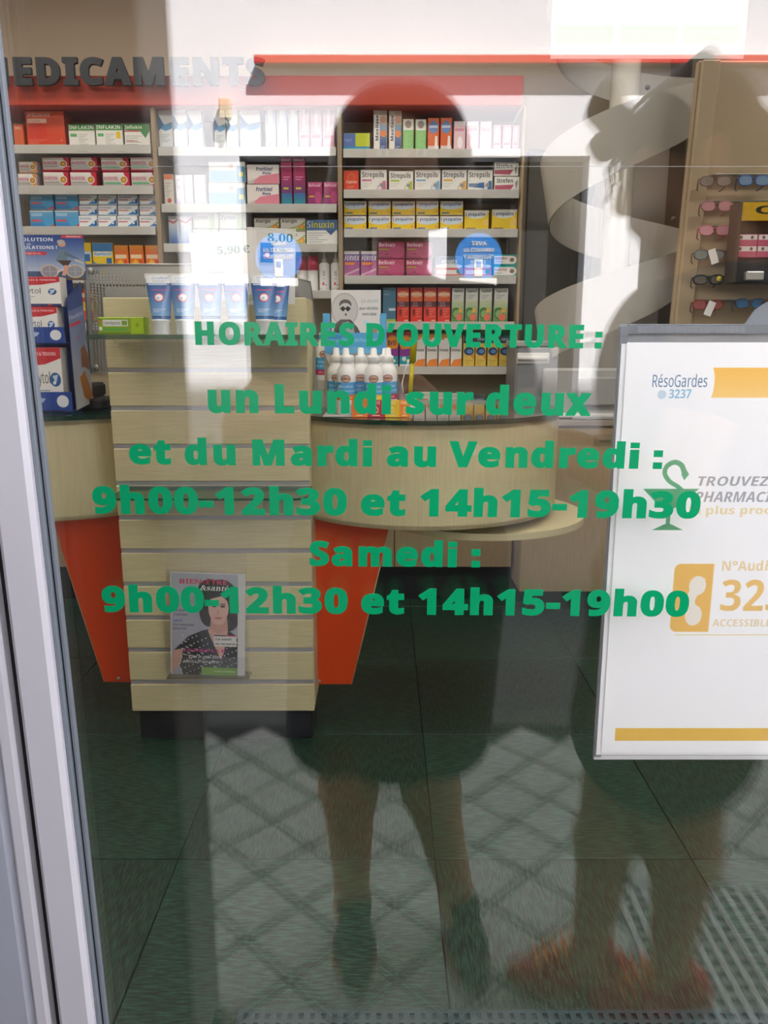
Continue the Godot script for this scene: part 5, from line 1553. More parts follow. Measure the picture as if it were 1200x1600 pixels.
func back_counter() -> void:
	var yb := 0.93
	var D := 3.85
	var x0 := -2.88
	var x1 := W(800, 860, D).x
	var t := thing("back_cabinet", "long low cabinet under the wall shelving behind the counter", "cabinet", Vector3(0, 0, 0.6 - D))
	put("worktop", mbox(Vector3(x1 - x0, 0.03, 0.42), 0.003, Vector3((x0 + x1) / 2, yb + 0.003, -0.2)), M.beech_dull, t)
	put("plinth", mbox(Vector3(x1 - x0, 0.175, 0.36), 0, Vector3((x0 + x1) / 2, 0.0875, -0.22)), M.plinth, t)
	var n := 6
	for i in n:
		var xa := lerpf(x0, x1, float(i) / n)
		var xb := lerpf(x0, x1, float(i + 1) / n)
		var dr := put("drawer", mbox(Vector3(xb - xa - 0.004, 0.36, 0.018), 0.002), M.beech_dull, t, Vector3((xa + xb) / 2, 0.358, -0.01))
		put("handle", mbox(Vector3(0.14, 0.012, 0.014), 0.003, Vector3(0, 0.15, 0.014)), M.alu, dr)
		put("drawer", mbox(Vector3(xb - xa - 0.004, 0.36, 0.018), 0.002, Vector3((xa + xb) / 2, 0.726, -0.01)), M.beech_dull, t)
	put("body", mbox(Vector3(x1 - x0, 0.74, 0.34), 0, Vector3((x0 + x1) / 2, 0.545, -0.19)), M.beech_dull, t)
	# right-hand cabinet
	D = 3.68
	var a := W(815, 800, D).x
	var b := a + 1.5
	var c := thing("side_cabinet", "beige cabinet right of the counter with a dark plinth", "cabinet", Vector3(a, 0, 0.6 - D))
	var w := b - a
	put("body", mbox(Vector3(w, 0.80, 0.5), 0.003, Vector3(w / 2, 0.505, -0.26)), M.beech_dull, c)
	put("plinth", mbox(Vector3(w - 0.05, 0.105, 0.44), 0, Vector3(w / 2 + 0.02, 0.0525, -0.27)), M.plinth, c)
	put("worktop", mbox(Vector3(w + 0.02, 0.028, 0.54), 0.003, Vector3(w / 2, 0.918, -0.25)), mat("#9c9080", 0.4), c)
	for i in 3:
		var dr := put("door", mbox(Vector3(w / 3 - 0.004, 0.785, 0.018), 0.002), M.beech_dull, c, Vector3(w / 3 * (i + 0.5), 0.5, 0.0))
		put("label_frame", mbox(Vector3(0.1, 0.05, 0.003), 0.001, Vector3(0.12, 0.34, 0.01)), mat("#8f7d60", 0.5), dr)
		put("label_frame", mbox(Vector3(0.05, 0.012, 0.003), 0.001, Vector3(0.12, 0.335, 0.012)), mat("#6f6048", 0.5), dr)
	# office things on it
	var y := 0.933
	D = 3.8
	var pr := thing("printer", "grey printer with a white slot behind the counter's right end", "printer", Vector3(W(838, 600, D).x, y, 0.6 - D - 0.1))
	var pw := W(873, 600, D).x - W(806, 600, D).x
	var ph := W(0, 541, D).y - y
	put("body", mbox(Vector3(pw, ph, 0.3), 0.012, Vector3(0, ph / 2, -0.05)), mat("#87898c", 0.5), pr)
	put("slot", mbox(Vector3(pw * 0.75, 0.05, 0.012), 0.004, Vector3(-pw * 0.1, ph - 0.055, 0.102)), M.white, pr)
	put("slot_bar", mtube([Vector3(-pw * 0.46, ph - 0.055, 0.113), Vector3(pw * 0.22, ph - 0.055, 0.113)], 0.011, 8), M.white, pr)
	put("lid", mbox(Vector3(pw + 0.01, 0.03, 0.31), 0.008, Vector3(0, ph + 0.01, -0.05)), mat("#a8a8a6", 0.5), pr)
	D = 3.72
	var mo := thing("monitor", "grey flat screen turned away, beside the printer", "monitor", Vector3(W(925, 640, D).x, y, 0.6 - D))
	var mw := W(975, 620, D).x - W(838, 620, D).x
	var mh := W(0, 571, D).y - W(0, 645, D).y
	put("housing", mbox(Vector3(mw, mh, 0.05), 0.02, Vector3(-mw * 0.08, mh / 2 + 0.015, 0)), mat("#b0b0ac", 0.45), mo)
	put("rear_bulge", mbox(Vector3(mw * 0.5, mh * 0.6, 0.03), 0.014, Vector3(mw * 0.05, mh / 2 + 0.02, 0.035)), mat("#a6a6a2", 0.45), mo)
	put("foot", mbox(Vector3(mw * 0.5, 0.016, 0.12), 0.006, Vector3(0, 0.008, 0)), M.grey, mo)
	put("bezel_edge", mbox(Vector3(mw * 1.0, 0.02, 0.06), 0.006, Vector3(-mw * 0.08, 0.018, 0.008)), M.white, mo)
	# spiral ribbon stand: a white plastic ribbon wound round a pole
	D = 3.9
	var sc := W(961, 400, D)
	var sp := thing("spiral_stand", "tall stand of white plastic ribbon spiralling round a pale pole", "spiral stand", Vector3(sc.x, 0.9325, sc.z))
	var st := S()
	lathe(st, [[0.0, 0.0], [0.16, 0.0], [0.16, 0.02], [0.07, 0.03], [0.064, 0.04], [0.064, 1.75], [0, 1.75]], 32)
	put("pole", done(st), mat("#c9c5ba", 0.25), sp)
	st = S()
	st.set_smooth_group(1)
	var R0 := 0.36
	var ya := W(0, 365, D).y - sp.position.y
	var rise := W(0, 122, D).y - sp.position.y - ya
	var sec := 26
	for turn in [-1, 0, 1]:
		for i in 52:
			var rows := []
			for e in [i, i + 1]:
				var f: float = e / 52.0
				var an := TAU * f   # 0 at the right-hand corner, running behind, then left, then in front
				var rr := R0 * (1.0 if f > 0.02 and f < 0.98 else 0.97)
				var yc: float = ya + rise * (turn + f)
				var wd := 0.27 * (0.62 + 0.38 * sin(PI * clampf(f * 0.9 + 0.05, 0.0, 1.0)))
				if turn == 1: wd *= 0.7
				var p := Vector3(cos(an) * rr, yc, -sin(an) * rr)
				rows.append([p, p - Vector3(0, wd, 0) + Vector3(cos(an), 0, -sin(an)) * -0.05])
			var am := TAU * (i + 0.5) / 52.0
			var nn := Vector3(cos(am), 0, -sin(am))
			quad(st, rows[0][0], rows[1][0], rows[1][1], rows[0][1], nn)
			quad(st, rows[0][0] - nn * 0.004, rows[1][0] - nn * 0.004, rows[1][1] - nn * 0.004, rows[0][1] - nn * 0.004, -nn)
	st.set_smooth_group(-1)
	put("ribbon", done(st), mat("#c6c2b8", 0.3), sp)
	for k in [[995, 153], [1018, 348], [1030, 407]]:
		st = S()
		var q := W(k[0], k[1], D - 0.2) - sp.position
		var fl := Vector2(q.x, q.z).normalized() * (R0 - 0.012)
		ball(st, Vector3(fl.x, q.y, fl.y), Vector3(0.011, 0.011, 0.011), 8)
		put("screw", done(st), M.dgrey, sp)
	spectacles()
	# offers poster hanging in the shop
	D = 2.9
	var op := put("offers_poster", printed(Vector3(W(1166, 40, D).x - W(862, 40, D).x, 0.42, 0.003), kinds.offers[1], 0.0), M.print, null, Vector3((W(1166, 40, D).x + W(862, 40, D).x) / 2, W(0, 92, D).y + 0.21, 0.6 - D))
	tag(op, "white poster with three priced offers hanging from the ceiling", "poster")
	put("hanging_wire", mbox(Vector3(0.003, 0.5, 0.003), 0, Vector3(-0.3, 0.45, 0)), M.alu, op)
	put("hanging_wire", mbox(Vector3(0.003, 0.5, 0.003), 0, Vector3(0.3, 0.45, 0)), M.alu, op)
	# red caps and sprays on the middle bay's fourth shelf
	var by: float = bays.M4
	var i := 0
	for k in [[472, "red"], [489, "pink"], [507, "white"], [525, "white"]]:
		var bt := thing("mousse_bottle", ["white bottle with red cap on the middle bay's fourth shelf", "white bottle with pink cap beside the red-capped one", "white pump spray with red mark, beside the pink-capped bottle", "second white pump spray with red mark, against the bay's edge"][i], "bottle", Vector3(W(k[0], 440, 4.16).x, by + 0.0005, -3.56), "bottles on the middle bay's fourth shelf")
		st = S()
		if i < 2:
			lathe(st, [[0, 0], [0.026, 0], [0.027, 0.003], [0.027, 0.10], [0, 0.10]], 20)
			put("bottle", done(st), M.white, bt)
			st = S()
			lathe(st, [[0, 0.1], [0.027, 0.1], [0.026, 0.165], [0.022, 0.17], [0, 0.17]], 20)
			put("cap", done(st), mat("#b3161c" if i == 0 else "#d4506a", 0.35), bt)
		else:
			lathe(st, [[0, 0], [0.025, 0], [0.026, 0.003], [0.026, 0.13], [0.014, 0.14], [0, 0.14]], 20)
			put("bottle", done(st), M.white, bt)
			st = S()
			lathe(st, [[0, 0.138], [0.012, 0.138], [0.012, 0.155], [0.006, 0.158], [0.005, 0.19], [0, 0.19]], 16)
			put("spray_cap", done(st), M.white, bt)
			put("front_label", printed(Vector3(0.034, 0.09, 0.001), kinds.mousse[1], 0.0), M.print, bt, Vector3(0, 0.06, 0.0262))
		i += 1

func spectacles() -> void:
	var D := 3.4
	var yb := W(0, 640, D).y
	var a := W(1061, 520, D)
	var t := thing("spectacle_rack", "beige leaning rack holding rows of reading glasses", "display rack", Vector3(a.x, 0, 0.6 - D - 0.135))
	var h := 2.35
	put("board", mbox(Vector3(0.9, h, 0.03), 0.004, Vector3(0.44, h / 2, -0.07)), mat("#b39f80", 0.5), t)
	put("edge_post", mbox(Vector3(0.07, h, 0.05), 0.004, Vector3(0.035, h / 2, -0.06)), mat("#b8a587", 0.45), t)
	var rows := [272, 313, 352, 390, 429, 467]
	for y in rows:
		put("ledge", mbox(Vector3(0.8, 0.006, 0.06), 0.001, Vector3(0.48, W(0, y, D).y, -0.03)), milky("#6a7a78", 0.6, 0.1), t)
	t.rotation.x = deg_to_rad(5)
	var n := 0
	for k in [[1118, 283, "#5a4a48", "#9a9088", "dark folded", 0], [1178, 282, "#2f5aa0", "#8ab0d8", "blue", 0], [1120, 322, "#8c5a64", "#d89aa4", "rose tinted", 0], [1117, 360, "#b0506a", "#e0a0b0", "pink", 0], [1108, 398, "#3a4a4c", "#7a9090", "grey green", 1], [1107, 437, "#151312", "#6a6660", "thick black", 2], [1106, 476, "#7c1c20", "#b05a58", "dark red", 1], [1172, 474, "#26486c", "#3f86c0", "steel blue", 0], [1212, 476, "#7c1c20", "#b05a58", "second dark red", 0]]:
		var c := W(k[0], k[1], D - 0.05)
		var g := thing("reading_glasses", "%s reading glasses on the beige rack, %s row" % [k[4], ["top", "top", "second", "third", "fourth", "fifth", "bottom", "bottom", "bottom"][n]], "glasses", c, "reading glasses on the rack")
		var fm := mat(k[2], 0.3)
		var lm := milky(k[3], 0.55, 0.05)
		var hw := 0.033
		for s in [-1, 1]:
			var ring := []
			for i in 21:
				var f := TAU * i / 20.0
				ring.append(Vector3(s * hw + 0.027 * signf(cos(f)) * pow(absf(cos(f)), 0.8), 0.018 * signf(sin(f)) * pow(absf(sin(f)), 0.8), 0))
			put("rim", mtube(ring, 0.0034 if k[5] == 2 else 0.0024, 6), fm, g)
			var st := S()
			var poly := PackedVector2Array()
			for i in 20: poly.append(Vector2(ring[i].x, ring[i].y))
			prism(st, poly, 0.0015)
			put("lens", done(st), lm, g)
			put("temple", mtube([Vector3(s * 0.062, 0.008, 0), Vector3(s * 0.064, 0.006, -0.01), Vector3(s * 0.05, -0.022, -0.055), Vector3(s * 0.04, -0.03, -0.06)], 0.0022, 6), fm, g)
		put("bridge", mtube([Vector3(-0.008, 0.006, 0), Vector3(0, 0.01, 0.002), Vector3(0.008, 0.006, 0)], 0.0022, 6), fm, g)
		if k[5] == 1:
			var tg := put("price_tag", mbox(Vector3(0.03, 0.058, 0.001), 0, Vector3(0.012, -0.012, 0.006)), M.white, g)
			tg.rotation.z = 0.35 if n == 4 else -0.35
		if k[5] == 2:
			var st := S()
			lathe(st, [[0, 0.0], [0.011, 0.0], [0.011, 0.001], [0, 0.001]], 16)
			var tg := put("round_sticker", done(st), mat("#d8c81e", 0.5), g, Vector3(0.042, 0.003, 0.004))
			tg.rotation.x = PI / 2
		n += 1
	# boxed counter display in front of the rack's right side
	D = 3.28
	var x0 := W(1149, 380, D).x
	var d := thing("header_display", "dark display box with yellow header and pink rows on the glasses rack", "display stand", Vector3(x0, 0, 0.6 - D))
	var yt := W(0, 316, D).y
	var ym := W(0, 345, D).y
	var y2 := W(0, 442, D).y
	var w := 0.36
	put("back_board", mbox(Vector3(w, yt - y2 + 0.004, 0.02), 0.003, Vector3(w / 2, (yt + y2) / 2, -0.06)), mat("#54442e", 0.7), d)
	put("header", printed(Vector3(w, yt - ym, 0.012), kinds.yellow[1], 0.0), M.print, d, Vector3(w / 2, (yt + ym) / 2, 0.0))
	for k in [[366, 384], [384, 402]]:
		var a1 := W(0, k[0], D).y
		var b1 := W(0, k[1], D).y
		for i in 4:
			put("pink_pack", printed(Vector3(0.086, a1 - b1, 0.03), kinds.pinkrow[1]), M.print, d, Vector3(0.045 + i * 0.089, (a1 + b1) / 2, -0.02))
	var a2 := W(0, 407, D).y
	put("tray", mbox(Vector3(w, a2 - y2, 0.05), 0.004, Vector3(w / 2, (a2 + y2) / 2, -0.03)), mat("#181613", 0.5), d)
	for s in [0.0, 1.0]: put("side_panel", mbox(Vector3(0.012, yt - y2, 0.09), 0.002, Vector3(s * w, (yt + y2) / 2, -0.02)), mat("#3a3024", 0.5), d)
	put("silver_packs", mbox(Vector3(0.07, 0.035, 0.03), 0.004, Vector3(0.08, y2 + 0.025, 0.01)), mat("#d0d0cc", 0.2, 0.6), d)
	put("blue_pack", mbox(Vector3(0.1, 0.07, 0.03), 0.006, Vector3(0.24, y2 + 0.045, 0.01)), mat("#5a90a8", 0.4), d)

# ---------- people: tapered capsules joined by a smooth minimum, meshed as surface nets
func nets(st: SurfaceTool, bones: Array, cell: float, k: float, X := Transform3D.IDENTITY) -> void:   # bone: [a, b, ra, rb]; a negative ra carves
	var lo := Vector3.ONE * 1e9
	var hi := Vector3.ONE * -1e9
	for b in bones:
		var r := maxf(absf(b[2]), absf(b[3])) + k + cell * 3
		for p in [b[0], b[1]]:
			lo = lo.min(p - Vector3.ONE * r)
			hi = hi.max(p + Vector3.ONE * r)
	var nx := int((hi.x - lo.x) / cell) + 2
	var ny := int((hi.y - lo.y) / cell) + 2
	var nz := int((hi.z - lo.z) / cell) + 2
	var f := PackedFloat32Array()
	f.resize(nx * ny * nz)
	f.fill(1.0)
	for b in bones:
		var a: Vector3 = b[0]
		var ab: Vector3 = b[1] - a
		var l2 := maxf(ab.length_squared(), 1e-9)
		var ra: float = absf(b[2])
		var rb: float = absf(b[3])
		var carve: bool = b[2] < 0.0
		var m := maxf(ra, rb) + k + cell * 2
		var p0 := ((a.min(b[1]) - Vector3.ONE * m - lo) / cell).floor()
		var p1 := ((a.max(b[1]) + Vector3.ONE * m - lo) / cell).ceil()
		for z in range(maxi(0, int(p0.z)), mini(nz, int(p1.z) + 1)):
			for y in range(maxi(0, int(p0.y)), mini(ny, int(p1.y) + 1)):
				var at := (z * ny + y) * nx
				for x in range(maxi(0, int(p0.x)), mini(nx, int(p1.x) + 1)):
					var q := lo + Vector3(x, y, z) * cell - a
					var t := clampf(q.dot(ab) / l2, 0.0, 1.0)
					var d := (q - ab * t).length() - lerpf(ra, rb, t)
					var g := f[at + x]
					if carve:
						f[at + x] = maxf(g, -d)
					elif d - g > k: pass
					elif g - d > k: f[at + x] = d
					else:
						var h := (k - absf(g - d)) / k
						f[at + x] = minf(g, d) - h * h * k * 0.25
	var id := PackedInt32Array()
	id.resize(nx * ny * nz)
	id.fill(-1)
	var vs := PackedVector3Array()
	var sx := nx
	var sz := nx * ny
	var quads := []
	for z in range(nz - 1):
		for y in range(ny - 1):
			var at := z * sz + y * nx
			for x in range(nx - 1):
				var i := at + x
				var v0 := f[i]
				if v0 > cell * 2.5 or v0 < -cell * 2.5: continue
				var c := [v0, f[i + 1], f[i + sx], f[i + sx + 1], f[i + sz], f[i + sz + 1], f[i + sz + sx], f[i + sz + sx + 1]]
				var neg := 0
				for e in 8: neg += 1 if c[e] < 0.0 else 0
				if neg == 0 or neg == 8: continue
				var sum := Vector3.ZERO
				var n := 0
				for e in EDGES:
					var va: float = c[e[0]]
					var vb: float = c[e[1]]
					if (va < 0.0) != (vb < 0.0):
						sum += CORNER[e[0]].lerp(CORNER[e[1]], va / (va - vb))
						n += 1
				id[i] = vs.size()
				vs.append(X * (lo + (Vector3(x, y, z) + sum / n) * cell))
	st.set_smooth_group(1)
	for z in range(1, nz - 1):
		for y in range(1, ny - 1):
			var at := z * sz + y * nx
			for x in range(1, nx - 1):
				var i := at + x
				if id[i] < 0: continue
				var inside := f[i] < 0.0
				for e in [[1, sx, sz], [sx, sz, 1], [sz, 1, sx]]:
					if (f[i + e[0]] < 0.0) == inside: continue
					var q := [id[i], id[i - e[1]], id[i - e[1] - e[2]], id[i - e[2]]]
					if q[1] < 0 or q[2] < 0 or q[3] < 0: continue
					if inside: q.reverse()
					for o in [0, 1, 2, 0, 2, 3]: st.add_vertex(vs[q[o]])
	st.set_smooth_group(-1)
const CORNER := [Vector3(0, 0, 0), Vector3(1, 0, 0), Vector3(0, 1, 0), Vector3(1, 1, 0), Vector3(0, 0, 1), Vector3(1, 0, 1), Vector3(0, 1, 1), Vector3(1, 1, 1)]
const EDGES := [[0, 1], [2, 3], [4, 5], [6, 7], [0, 2], [1, 3], [4, 6], [5, 7], [0, 4], [1, 5], [2, 6], [3, 7]]

func head(st: SurfaceTool, X: Transform3D) -> void:   # face towards -z; origin at the middle of the head
	var b := [
		[Vector3(0, 0.028, 0.018), Vector3(0, 0.022, -0.012), 0.082, 0.078], [Vector3(0, -0.01, -0.03), Vector3(0, -0.05, -0.032), 0.062, 0.054],
		[Vector3(0, -0.085, -0.062), Vector3(0, -0.088, -0.05), 0.022, 0.03], [Vector3(-0.045, -0.05, 0.0), Vector3(-0.012, -0.088, -0.055), 0.026, 0.02], [Vector3(0.045, -0.05, 0.0), Vector3(0.012, -0.088, -0.055), 0.026, 0.02],
		[Vector3(0, 0.012, -0.088), Vector3(0, -0.024, -0.106), 0.008, 0.012], [Vector3(-0.011, -0.028, -0.094), Vector3(0.011, -0.028, -0.094), 0.009, 0.009],
		[Vector3(-0.045, 0.022, -0.074), Vector3(0.045, 0.022, -0.074), 0.014, 0.014], [Vector3(-0.034, -0.018, -0.07), Vector3(-0.04, -0.03, -0.06), 0.02, 0.02], [Vector3(0.034, -0.018, -0.07), Vector3(0.04, -0.03, -0.06), 0.02, 0.02],
		[Vector3(-0.018, -0.052, -0.084), Vector3(0.018, -0.052, -0.084), 0.0065, 0.0065], [Vector3(-0.014, -0.061, -0.083), Vector3(0.014, -0.061, -0.083), 0.0075, 0.0075],
		[Vector3(-0.082, 0.012, 0.012), Vector3(-0.078, -0.024, 0.004), 0.013, 0.009], [Vector3(0.082, 0.012, 0.012), Vector3(0.078, -0.024, 0.004), 0.013, 0.009],
		[Vector3(0, -0.06, 0.02), Vector3(0, -0.15, 0.03), 0.05, 0.052],
		[Vector3(-0.031, 0.004, -0.094), Vector3(-0.031, 0.004, -0.09), -0.012, 0.012], [Vector3(0.031, 0.004, -0.094), Vector3(0.031, 0.004, -0.09), -0.012, 0.012],
	]
	nets(st, b, 0.005, 0.016, X)
func eyes(parent: Node3D, X: Transform3D) -> void:
	for s in [-1, 1]:
		var st := S()
		ball(st, X * Vector3(0.031 * s, 0.004, -0.08), Vector3.ONE * 0.012, 8)
		put("eye", done(st), mat("#e6e2dc", 0.2), parent)
		st = S()
		ball(st, X * Vector3(0.031 * s, 0.004, -0.0885), Vector3.ONE * 0.0052, 6)
		put("iris", done(st), mat("#2c2018", 0.2), parent)
func hand(st: SurfaceTool, X: Transform3D, curl: float, side: float) -> void:   # fingers along +x, palm facing -y, thumb on the side*z side
	var b := [[Vector3(0, 0, 0), Vector3(0.03, 0, 0), 0.022, 0.022]]
	for i in 4:
		var z := (0.027 - 0.0185 * i) * side
		var l: float = [0.068, 0.078, 0.072, 0.056][i]
		var p := Vector3(0.078 - 0.004 * absf(i - 1), 0, z)
		b.append([Vector3(0.012, 0, z * 0.6), p, 0.016, 0.0115])
		var d := Vector3(1, 0, z * 1.6).normalized()
		var bend := 0.0
		for j in 3:
			bend += curl * [0.55, 0.9, 0.6][j]
			var seg: float = l * [0.45, 0.32, 0.25][j]
			var q := p + Vector3(d.x * cos(bend), -sin(bend), d.z * cos(bend)) * seg
			b.append([p, q, [0.0098, 0.009, 0.0082][j], [0.009, 0.0082, 0.0072][j]])
			p = q
	b.append([Vector3(0.01, -0.004, 0.014 * side), Vector3(0.042, -0.014, 0.05 * side), 0.016, 0.0118])
	b.append([Vector3(0.042, -0.014, 0.05 * side), Vector3(0.068, -0.02 - 0.012 * curl, 0.054 * side), 0.0112, 0.0095])
	b.append([Vector3(0.068, -0.02 - 0.012 * curl, 0.054 * side), Vector3(0.088, -0.026 - 0.02 * curl, 0.046 * side), 0.0095, 0.0078])
	nets(st, b, 0.0042, 0.006, X)
func aim(at: Vector3, along: Vector3, palm: Vector3) -> Transform3D:
	var x := along.normalized()
	var y := (-palm - x * (-palm).dot(x)).normalized()
	return Transform3D(Basis(x, y, x.cross(y)), at)
func shoe(parent: Node3D, heel: Vector3, toe: Vector3, m: Material, lace: Material) -> void:
	var st := S()
	var up := Vector3.UP
	var d := (toe - heel)
	nets(st, [[heel + up * 0.035, heel + d * 0.5 + up * 0.04, 0.036, 0.04], [heel + d * 0.5 + up * 0.036, heel + d * 0.86 + up * 0.028, 0.042, 0.03], [heel + up * 0.06, heel + d * 0.2 + up * 0.085, 0.036, 0.04]], 0.008, 0.02)
	put("shoe", done(st), m, parent)
	var sole := S()
	var w := Vector3(-d.z, 0, d.x).normalized()
	var poly := PackedVector2Array()
	for i in 24:
		var a := TAU * i / 24
		var t := 0.5 - 0.56 * cos(a)
		var ww := 0.044 * sin(a) * (0.85 + 0.25 * sin(PI * t))
		var p := heel + d * (t * 0.93 - 0.02) + w * ww
		poly.append(Vector2(p.x, p.z))
	prism(sole, poly, -0.022, Transform3D(Basis(Vector3(1, 0, 0), Vector3(0, 0, 1), Vector3(0, -1, 0)), Vector3(0, 0.003, 0)))
	put("sole", done(sole), mat("#8a2a1a", 0.7), parent)
	for i in 5:
		var c := heel + d * (0.36 + 0.085 * i) + up * (0.112 - 0.011 * i)
		put("lace", mtube([c - w * 0.03 - up * 0.008, c + d * 0.02, c + w * 0.03 - up * 0.008], 0.0038, 6), lace, parent)
		if i < 4: put("lace", mtube([c - w * 0.026, c + d * 0.045 + up * 0.003, c + d * 0.09 + w * 0.026 - up * 0.01], 0.0034, 6), lace, parent)

func people() -> void:
	var skin := mat("#b98a70", 0.55)
	skin.subsurf_scatter_enabled = true
	skin.subsurf_scatter_strength = 0.08
	# the photographer
	var p := thing("person", "person in a dark knee-length dress holding up a phone with both hands", "person", Vector3.ZERO)
	var hc := Vector3(0.03, 1.595, 0.885)
	var HX := Transform3D(Basis.IDENTITY, hc)
	var st := S()
	var sl := Vector3(-0.125, 1.325, 0.9)
	var sr := Vector3(0.185, 1.325, 0.9)
	var el := Vector3(-0.25, 1.14, 0.84)
	var er := Vector3(0.26, 1.12, 0.84)
	var wl := Vector3(-0.075, 1.185, 0.68)
	var wr := Vector3(0.08, 1.185, 0.68)
	nets(st, [[Vector3(0.03, 1.36, 0.905), Vector3(0.026, 1.52, 0.9), 0.052, 0.043], [Vector3(-0.06, 1.28, 0.9), Vector3(0.12, 1.28, 0.9), 0.1, 0.1], [Vector3(0.03, 1.3, 0.9), Vector3(0.03, 1.0, 0.92), 0.115, 0.12], [Vector3(-0.05, 0.88, 0.93), Vector3(0.11, 0.88, 0.93), 0.115, 0.115],
		[Vector3(-0.09, 1.33, 0.9), sl, 0.07, 0.056], [Vector3(0.15, 1.33, 0.9), sr, 0.07, 0.056], [sl, el, 0.052, 0.04], [sr, er, 0.052, 0.04], [el, wl, 0.041, 0.027], [er, wr, 0.041, 0.027],
		[Vector3(-0.065, 0.85, 0.93), Vector3(-0.075, 0.47, 0.9), 0.085, 0.056], [Vector3(-0.075, 0.47, 0.9), Vector3(-0.076, 0.36, 0.925), 0.054, 0.058], [Vector3(-0.076, 0.36, 0.925), Vector3(-0.07, 0.08, 0.925), 0.058, 0.036], [Vector3(-0.07, 0.07, 0.93), Vector3(-0.06, 0.03, 0.81), 0.036, 0.026],
		[Vector3(0.115, 0.85, 0.93), Vector3(0.09, 0.47, 0.9), 0.085, 0.056], [Vector3(0.09, 0.47, 0.9), Vector3(0.1, 0.36, 0.925), 0.054, 0.058], [Vector3(0.1, 0.36, 0.925), Vector3(0.165, 0.08, 0.925), 0.058, 0.036], [Vector3(0.165, 0.07, 0.93), Vector3(0.18, 0.03, 0.81), 0.036, 0.026]], 0.013, 0.035)
	head(st, HX)
	hand(st, aim(wl, Vector3(0.045, 0.03, -0.09), Vector3(1, 0.1, 0.1)), 0.75, -1.0)
	hand(st, aim(wr, Vector3(-0.045, 0.03, -0.09), Vector3(-1, 0.1, 0.1)), 0.75, 1.0)
	put("body", done(st), skin, p)
	eyes(p, HX)
	st = S()
	var o := hc
	nets(st, [[o + Vector3(-0.02, 0.04, 0.02), o + Vector3(0.02, 0.04, 0.02), 0.1, 0.1], [o + Vector3(-0.07, 0.02, 0.03), o + Vector3(-0.1, -0.058, 0.02), 0.05, 0.042], [o + Vector3(0.07, 0.02, 0.03), o + Vector3(0.104, -0.058, 0.02), 0.05, 0.042], [o + Vector3(0, 0.0, 0.07), o + Vector3(0, -0.06, 0.075), 0.06, 0.05], [o + Vector3(-0.05, 0.0, 0.06), o + Vector3(-0.06, -0.06, 0.06), 0.05, 0.04], [o + Vector3(0.05, 0.0, 0.06), o + Vector3(0.06, -0.06, 0.06), 0.05, 0.04], [o + Vector3(0, -0.02, -0.13), o + Vector3(0, -0.06, -0.12), -0.085, 0.07]], 0.009, 0.03)
	put("hair", done(st), mat("#2a1a12", 0.5), p)
	st = S()
	nets(st, [[Vector3(-0.06, 1.27, 0.9), Vector3(0.12, 1.27, 0.9), 0.112, 0.112], [Vector3(-0.02, 1.25, 0.875), Vector3(0.08, 1.25, 0.875), 0.1, 0.1], [Vector3(0.03, 1.3, 0.9), Vector3(0.03, 1.0, 0.92), 0.125, 0.13], [Vector3(-0.05, 0.9, 0.93), Vector3(0.11, 0.9, 0.93), 0.13, 0.13], [Vector3(-0.06, 0.85, 0.93), Vector3(-0.1, 0.5, 0.925), 0.13, 0.105], [Vector3(0.12, 0.85, 0.93), Vector3(0.12, 0.5, 0.925), 0.13, 0.105], [Vector3(0.03, 0.85, 0.93), Vector3(0.02, 0.5, 0.925), 0.14, 0.12],
		[sl, sl.lerp(el, 0.45), 0.064, 0.062], [sr, sr.lerp(er, 0.45), 0.064, 0.062], [Vector3(-0.09, 1.32, 0.9), sl, 0.078, 0.066], [Vector3(0.15, 1.32, 0.9), sr, 0.078, 0.066]], 0.013, 0.035)
	put("dress", done(st), mat("#2b2a30", 0.85), p)
	for s in [[Vector3(-0.07, 0, 0.955), Vector3(-0.055, 0, 0.74)], [Vector3(0.165, 0, 0.955), Vector3(0.19, 0, 0.745)]]:
		shoe(p, s[0], s[1], mat("#20201f", 0.7), mat("#3a3a38", 0.7))
	var ph := thing("phone", "black mobile phone held up by the photographer", "phone", Vector3(0.0, 1.245, 0.619))
	put("case", mbox(Vector3(0.074, 0.15, 0.009), 0.004), mat("#141416", 0.3), ph)
	put("screen", mbox(Vector3(0.068, 0.14, 0.0012), 0.0004, Vector3(0, 0, 0.005)), mat("#0c0d10", 0.1), ph)
	st = S()
	lathe(st, [[0, 0], [0.009, 0], [0.009, 0.002], [0.007, 0.002], [0, 0.0015]], 20)
	var ln := put("lens", done(st), mat("#08080a", 0.1), ph, Vector3(0, 0.055, -0.0046))
	ln.rotation.x = -PI / 2
	ph.rotation.x = -TH
	# the second visitor
	p = thing("person", "person in dark dress and red sneakers turned sideways, hair tied back", "person", Vector3.ZERO)
	hc = Vector3(0.45, 1.545, 0.655)
	var turn := Basis(Vector3.UP, PI / 2) * Basis(Vector3.RIGHT, -0.28)
	HX = Transform3D(turn, hc)
	sl = Vector3(0.49, 1.33, 0.8)
	sr = Vector3(0.47, 1.33, 0.5)
	var e1 := Vector3(0.42, 1.07, 0.84)
	var e2 := Vector3(0.4, 1.08, 0.46)
	var w1 := Vector3(0.3, 1.13, 0.7)
	var w2 := Vector3(0.29, 1.12, 0.56)
	st = S()
